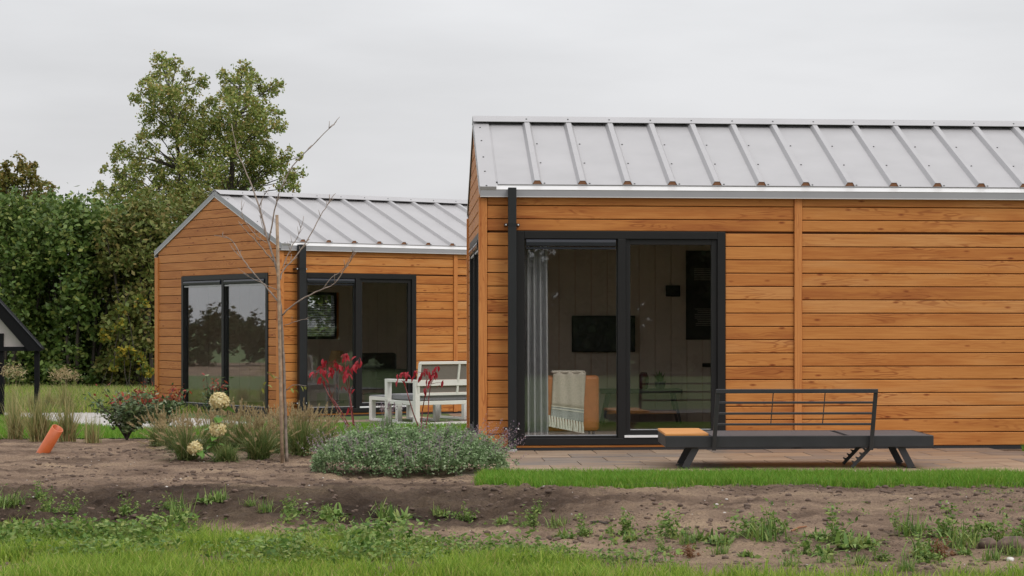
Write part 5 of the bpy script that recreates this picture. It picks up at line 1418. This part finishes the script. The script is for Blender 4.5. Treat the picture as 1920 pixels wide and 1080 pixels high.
bl = []; q = MB(); s = YTT / FPX
top1, top2 = P(312, 120, YTT) - tb0, P(452, 140, YTT + .4) - tb0
for (x, y, r) in TB:
    c = P(x, y, YTT + random.uniform(-1.0, 1.0) * (.4 + r / 30)) - tb0; bl.append((c.x, c.y, c.z, r * s * .98))
V, F = crown(bl, 4500, .086, 18, .66, .5, subr=.40); link('crown', bulk('crown', V, F), tt, M['tall'])
def path1(t): return Vector((0, 0, 0)).lerp(top1, t) + Vector((.12 * math.sin(t * 5), 0, 0))
t1 = [(0, 0, 0), P(352, 560, YTT) - tb0, P(344, 400, YTT) - tb0, P(338, 320, YTT) - tb0, P(330, 250, YTT) - tb0, P(320, 180, YTT) - tb0, top1]
t2 = [(.3, .2, 0), P(420, 500, YTT) - tb0, P(432, 380, YTT) - tb0, P(436, 290, YTT) - tb0, P(443, 220, YTT) - tb0, P(450, 170, YTT) - tb0, top2]
for t in (t1, t2): q.tube(t, [.15, .11, .08, .06, .04, .024, .010], 8)
for i, b in enumerate(bl):
    c = Vector(b[:3]); tr_ = t1 if c.x < (P(395, 0, YTT) - tb0).x else t2
    cand = [Vector(p) for p in tr_ if Vector(p).z < c.z - .15]
    if not cand: continue
    a = cand[-1]; limb(q, a, c, .026, .007, .12)
q.build('trunk', M['bark2'], tt)

# hedge trees: leafy tops over bare dark stems
def hedge_mesh(seedn, h, rx, ry, n, leaf):
    global rng
    keep = rng; rng = np.random.default_rng(seedn); rd = random.Random(seedn)
    bl = []
    for i in range(64):
        z = h * (1 - rd.random() ** 1.15 * .86); a = rd.uniform(0, 6.28); rr = rd.uniform(.45, 1.0)
        pr = math.sin(math.pi * min(.97, max(.10, (z / h) ** 1.4 * .86 + .10))) ** .45
        bl.append((math.cos(a) * rx * rr * pr, math.sin(a) * ry * rr * pr, z - .2, rd.uniform(.28, .50)))
    for i in range(16):
        a = rd.uniform(0, 6.28); bl.append((math.cos(a) * rx * .8, math.sin(a) * ry * .9, rd.uniform(.15, 1.0), rd.uniform(.18, .32)))
    V, F = crown(bl, n, leaf, 9, .6, .3, subr=.5); m1 = bulk('crown', V, F)
    q = MB()
    for i in range(9):
        a = rd.uniform(0, 6.28); e1 = Vector((math.cos(a) * rx * rd.uniform(.3, .9), math.sin(a) * ry * .6, h * rd.uniform(.6, .95)))
        b = Vector((math.cos(a) * rx * rd.uniform(.0, .5), math.sin(a) * .4, -.1)); q.tube([b, b.lerp(e1, .4) + Vector((rd.uniform(-.12, .12), 0, 0)), b.lerp(e1, .75), e1], [.05, .04, .028, .01], 5)
    rng = keep; return m1, pmesh('trunk', q.V, q.F)
HM = [hedge_mesh(5, 4.1, 1.05, .9, 1100, .125), hedge_mesh(17, 4.25, 1.1, .9, 1100, .115), hedge_mesh(29, 3.95, 1.0, .9, 1100, .13)]
def hedge_tree(x, y, k, mat, label, group, rz, sc=1.0):
    r = tag(empty('hedge_tree', (x, y, -.15), rz), label, 'tree', group); r.scale = (1, 1, sc)
    c, t = HM[k]
    if not c.materials: c.materials.append(M['hedge']); t.materials.append(M['bark2'])
    o = link('crown', c, r)
    if mat is not M['hedge']: o.material_slots[0].link = 'OBJECT'; o.material_slots[0].material = mat
    link('trunk', t, r)
vis = [(-13.6, 48.2, 0, 'hedge', 'dark leafy hedge tree at the left edge, behind the black shelter', 0.2, 1.02),
       (-12.75, 49.2, 1, 'hedge', 'dark hedge tree second from the left edge, right of the shelter', 1.2, 1.0),
       (-12.0, 48.0, 2, 'hedge', 'dark hedge tree third from the left edge, behind the reed grasses', 2.6, 1.04),
       (-11.2, 49.0, 1, 'hedge', 'dark hedge tree fourth from the left edge, beside the olive ones', 3.3, 1.0),
       (-10.5, 47.6, 0, 'hedgeb', 'olive brown hedge tree touching the left wall of the far cabin', 3.9, 1.0),
       (-9.6, 49.0, 1, 'hedgeb', 'olive hedge tree just behind the gable of the far cabin', 5.0, 1.04),
       (-8.5, 50.5, 2, 'hedge', 'dark hedge tree hidden low behind the far cabin roof', .7, .95),
       (-7.3, 49.5, 0, 'hedge', 'hedge tree seen through the rear window of the far cabin', 1.9, .85)]
for x, y, k, m, lab, rz, sc in vis: hedge_tree(x, y, k, M[m], lab, 'trees of the dark hedge', rz, sc)
# deeper rows of the same hedge read only as one mass between the front trees
bl = []
for i in range(150):
    x = random.uniform(-16.5, -6.5); bl.append((x, random.uniform(50.5, 53.5), random.uniform(.0, 1) ** .75 * 3.9, random.uniform(.35, .6)))
V, F = crown(bl, 520, .15, 9, .6, .3, subr=.5)
tag(link('hedge_depth', bulk('hedge_depth', V, F), None, M['hedge']), 'dim deeper growth filling the dark hedge behind its front trees', 'hedge', kind='stuff')
# vine with yellowing leaves low in the hedge
vp = P(232, 640, 46.4); bl = []
for i in range(12):
    c = P(random.uniform(190, 288), random.uniform(560, 705), 46.4 + random.uniform(-.2, .2)); bl.append((c.x - vp.x, c.y - vp.y, c.z + .15, random.uniform(.10, .20)))
vn = tag(empty('vine', (vp.x, vp.y, -.15)), 'climbing vine with yellow leaves low in the hedge', 'vine')
V, F = crown(bl, 1500, .12, 6, .8, .5); link('foliage', bulk('foliage', V, F), vn, M['yellow'])
q = MB()
for i in range(5): limb(q, (random.uniform(-.6, .6), .1, 0), (random.uniform(-.6, .6), .1, random.uniform(1.2, 2.3)), .012, .005, .1)
q.build('stem', M['bark2'], vn)
# autumn-tinted tree over the hedge at the left edge
YA = 66.0; ab = P(28, 715, YA); ab.z = -.15
at_ = tag(empty('autumn_tree', ab), 'orange tinted autumn tree rising over the hedge at the left edge', 'tree'); bl = []; q = MB(); s = YA / FPX
for x, y, r in [(10, 310, 14), (36, 305, 16), (55, 315, 14), (20, 335, 22), (50, 340, 24), (0, 335, 26), (75, 352, 14), (92, 350, 12), (100, 362, 8), (62, 368, 26), (25, 370, 30), (-10, 365, 30), (88, 375, 16), (-40, 340, 34), (-35, 385, 34), (10, 400, 34), (55, 405, 30), (68, 305, 5)]:
    c = P(x, y, YA + random.uniform(-1, 1)) - ab; bl.append((c.x, c.y, c.z, r * s * .95)); limb(q, (0, 0, 2.6), c, .05, .012, .1)
V, F = crown(bl, 3000, .115, 9, .66, .5, subr=.45); link('crown', bulk('crown', V, F), at_, M['autumn'])
q.tube([(0, 0, 0), (.03, 0, 1.5), (0, 0, 2.7)], [.16, .12, .09], 8); q.build('trunk', M['bark2'], at_)

# ---- growth outside the picture that only shows as reflections in the panes
def wood_mass(name, pts, h, label, leaf, per, mat):
    bl = []; q = MB()
    for x, y in pts:
        for i in range(int(h * 2.3) + 6): bl.append((x + random.gauss(0, .9), y + random.gauss(0, .8), random.uniform(.0, 1) * h * random.uniform(.85, 1.05), random.uniform(.6, 1.0) * min(1, h / 4 + .2)))
    V, F = crown(bl, per, leaf, 14, .7, .2, subr=.5); o = link(name, bulk(name, V, F), None, mat); return tag(o, label, 'wood', kind='stuff')
wood_mass('far_wood', [(-9 + 1.7 * i, -24 + 1.0 * math.sin(i * 2)) for i in range(16)], 7.0, 'wood behind the viewpoint mirrored in the near patio door', .26, 950, M['conifer'])
wood_mass('far_wood', [(26 + 1.6 * i, 31 - 2.3 * i) for i in range(9)], 6.5, 'wood at the right mirrored in the far patio door', .3, 500, M['conifer'])
wood_mass('far_wood', [(-44 + .75 * i, 55 + 1.4 * i) for i in range(-7, 8)], 1.5, 'far low wood mirrored in the gable window of the far cabin', .2, 900, M['conifer'])
bare = pmesh('bare_plot', [(-16, 36, -.145), (-16, 46, -.145), (-48, 70, -.145), (-52, 50, -.145)], [(0, 3, 2, 1)])
tag(link('bare_plot', bare, None, M['soil']), kind='structure')
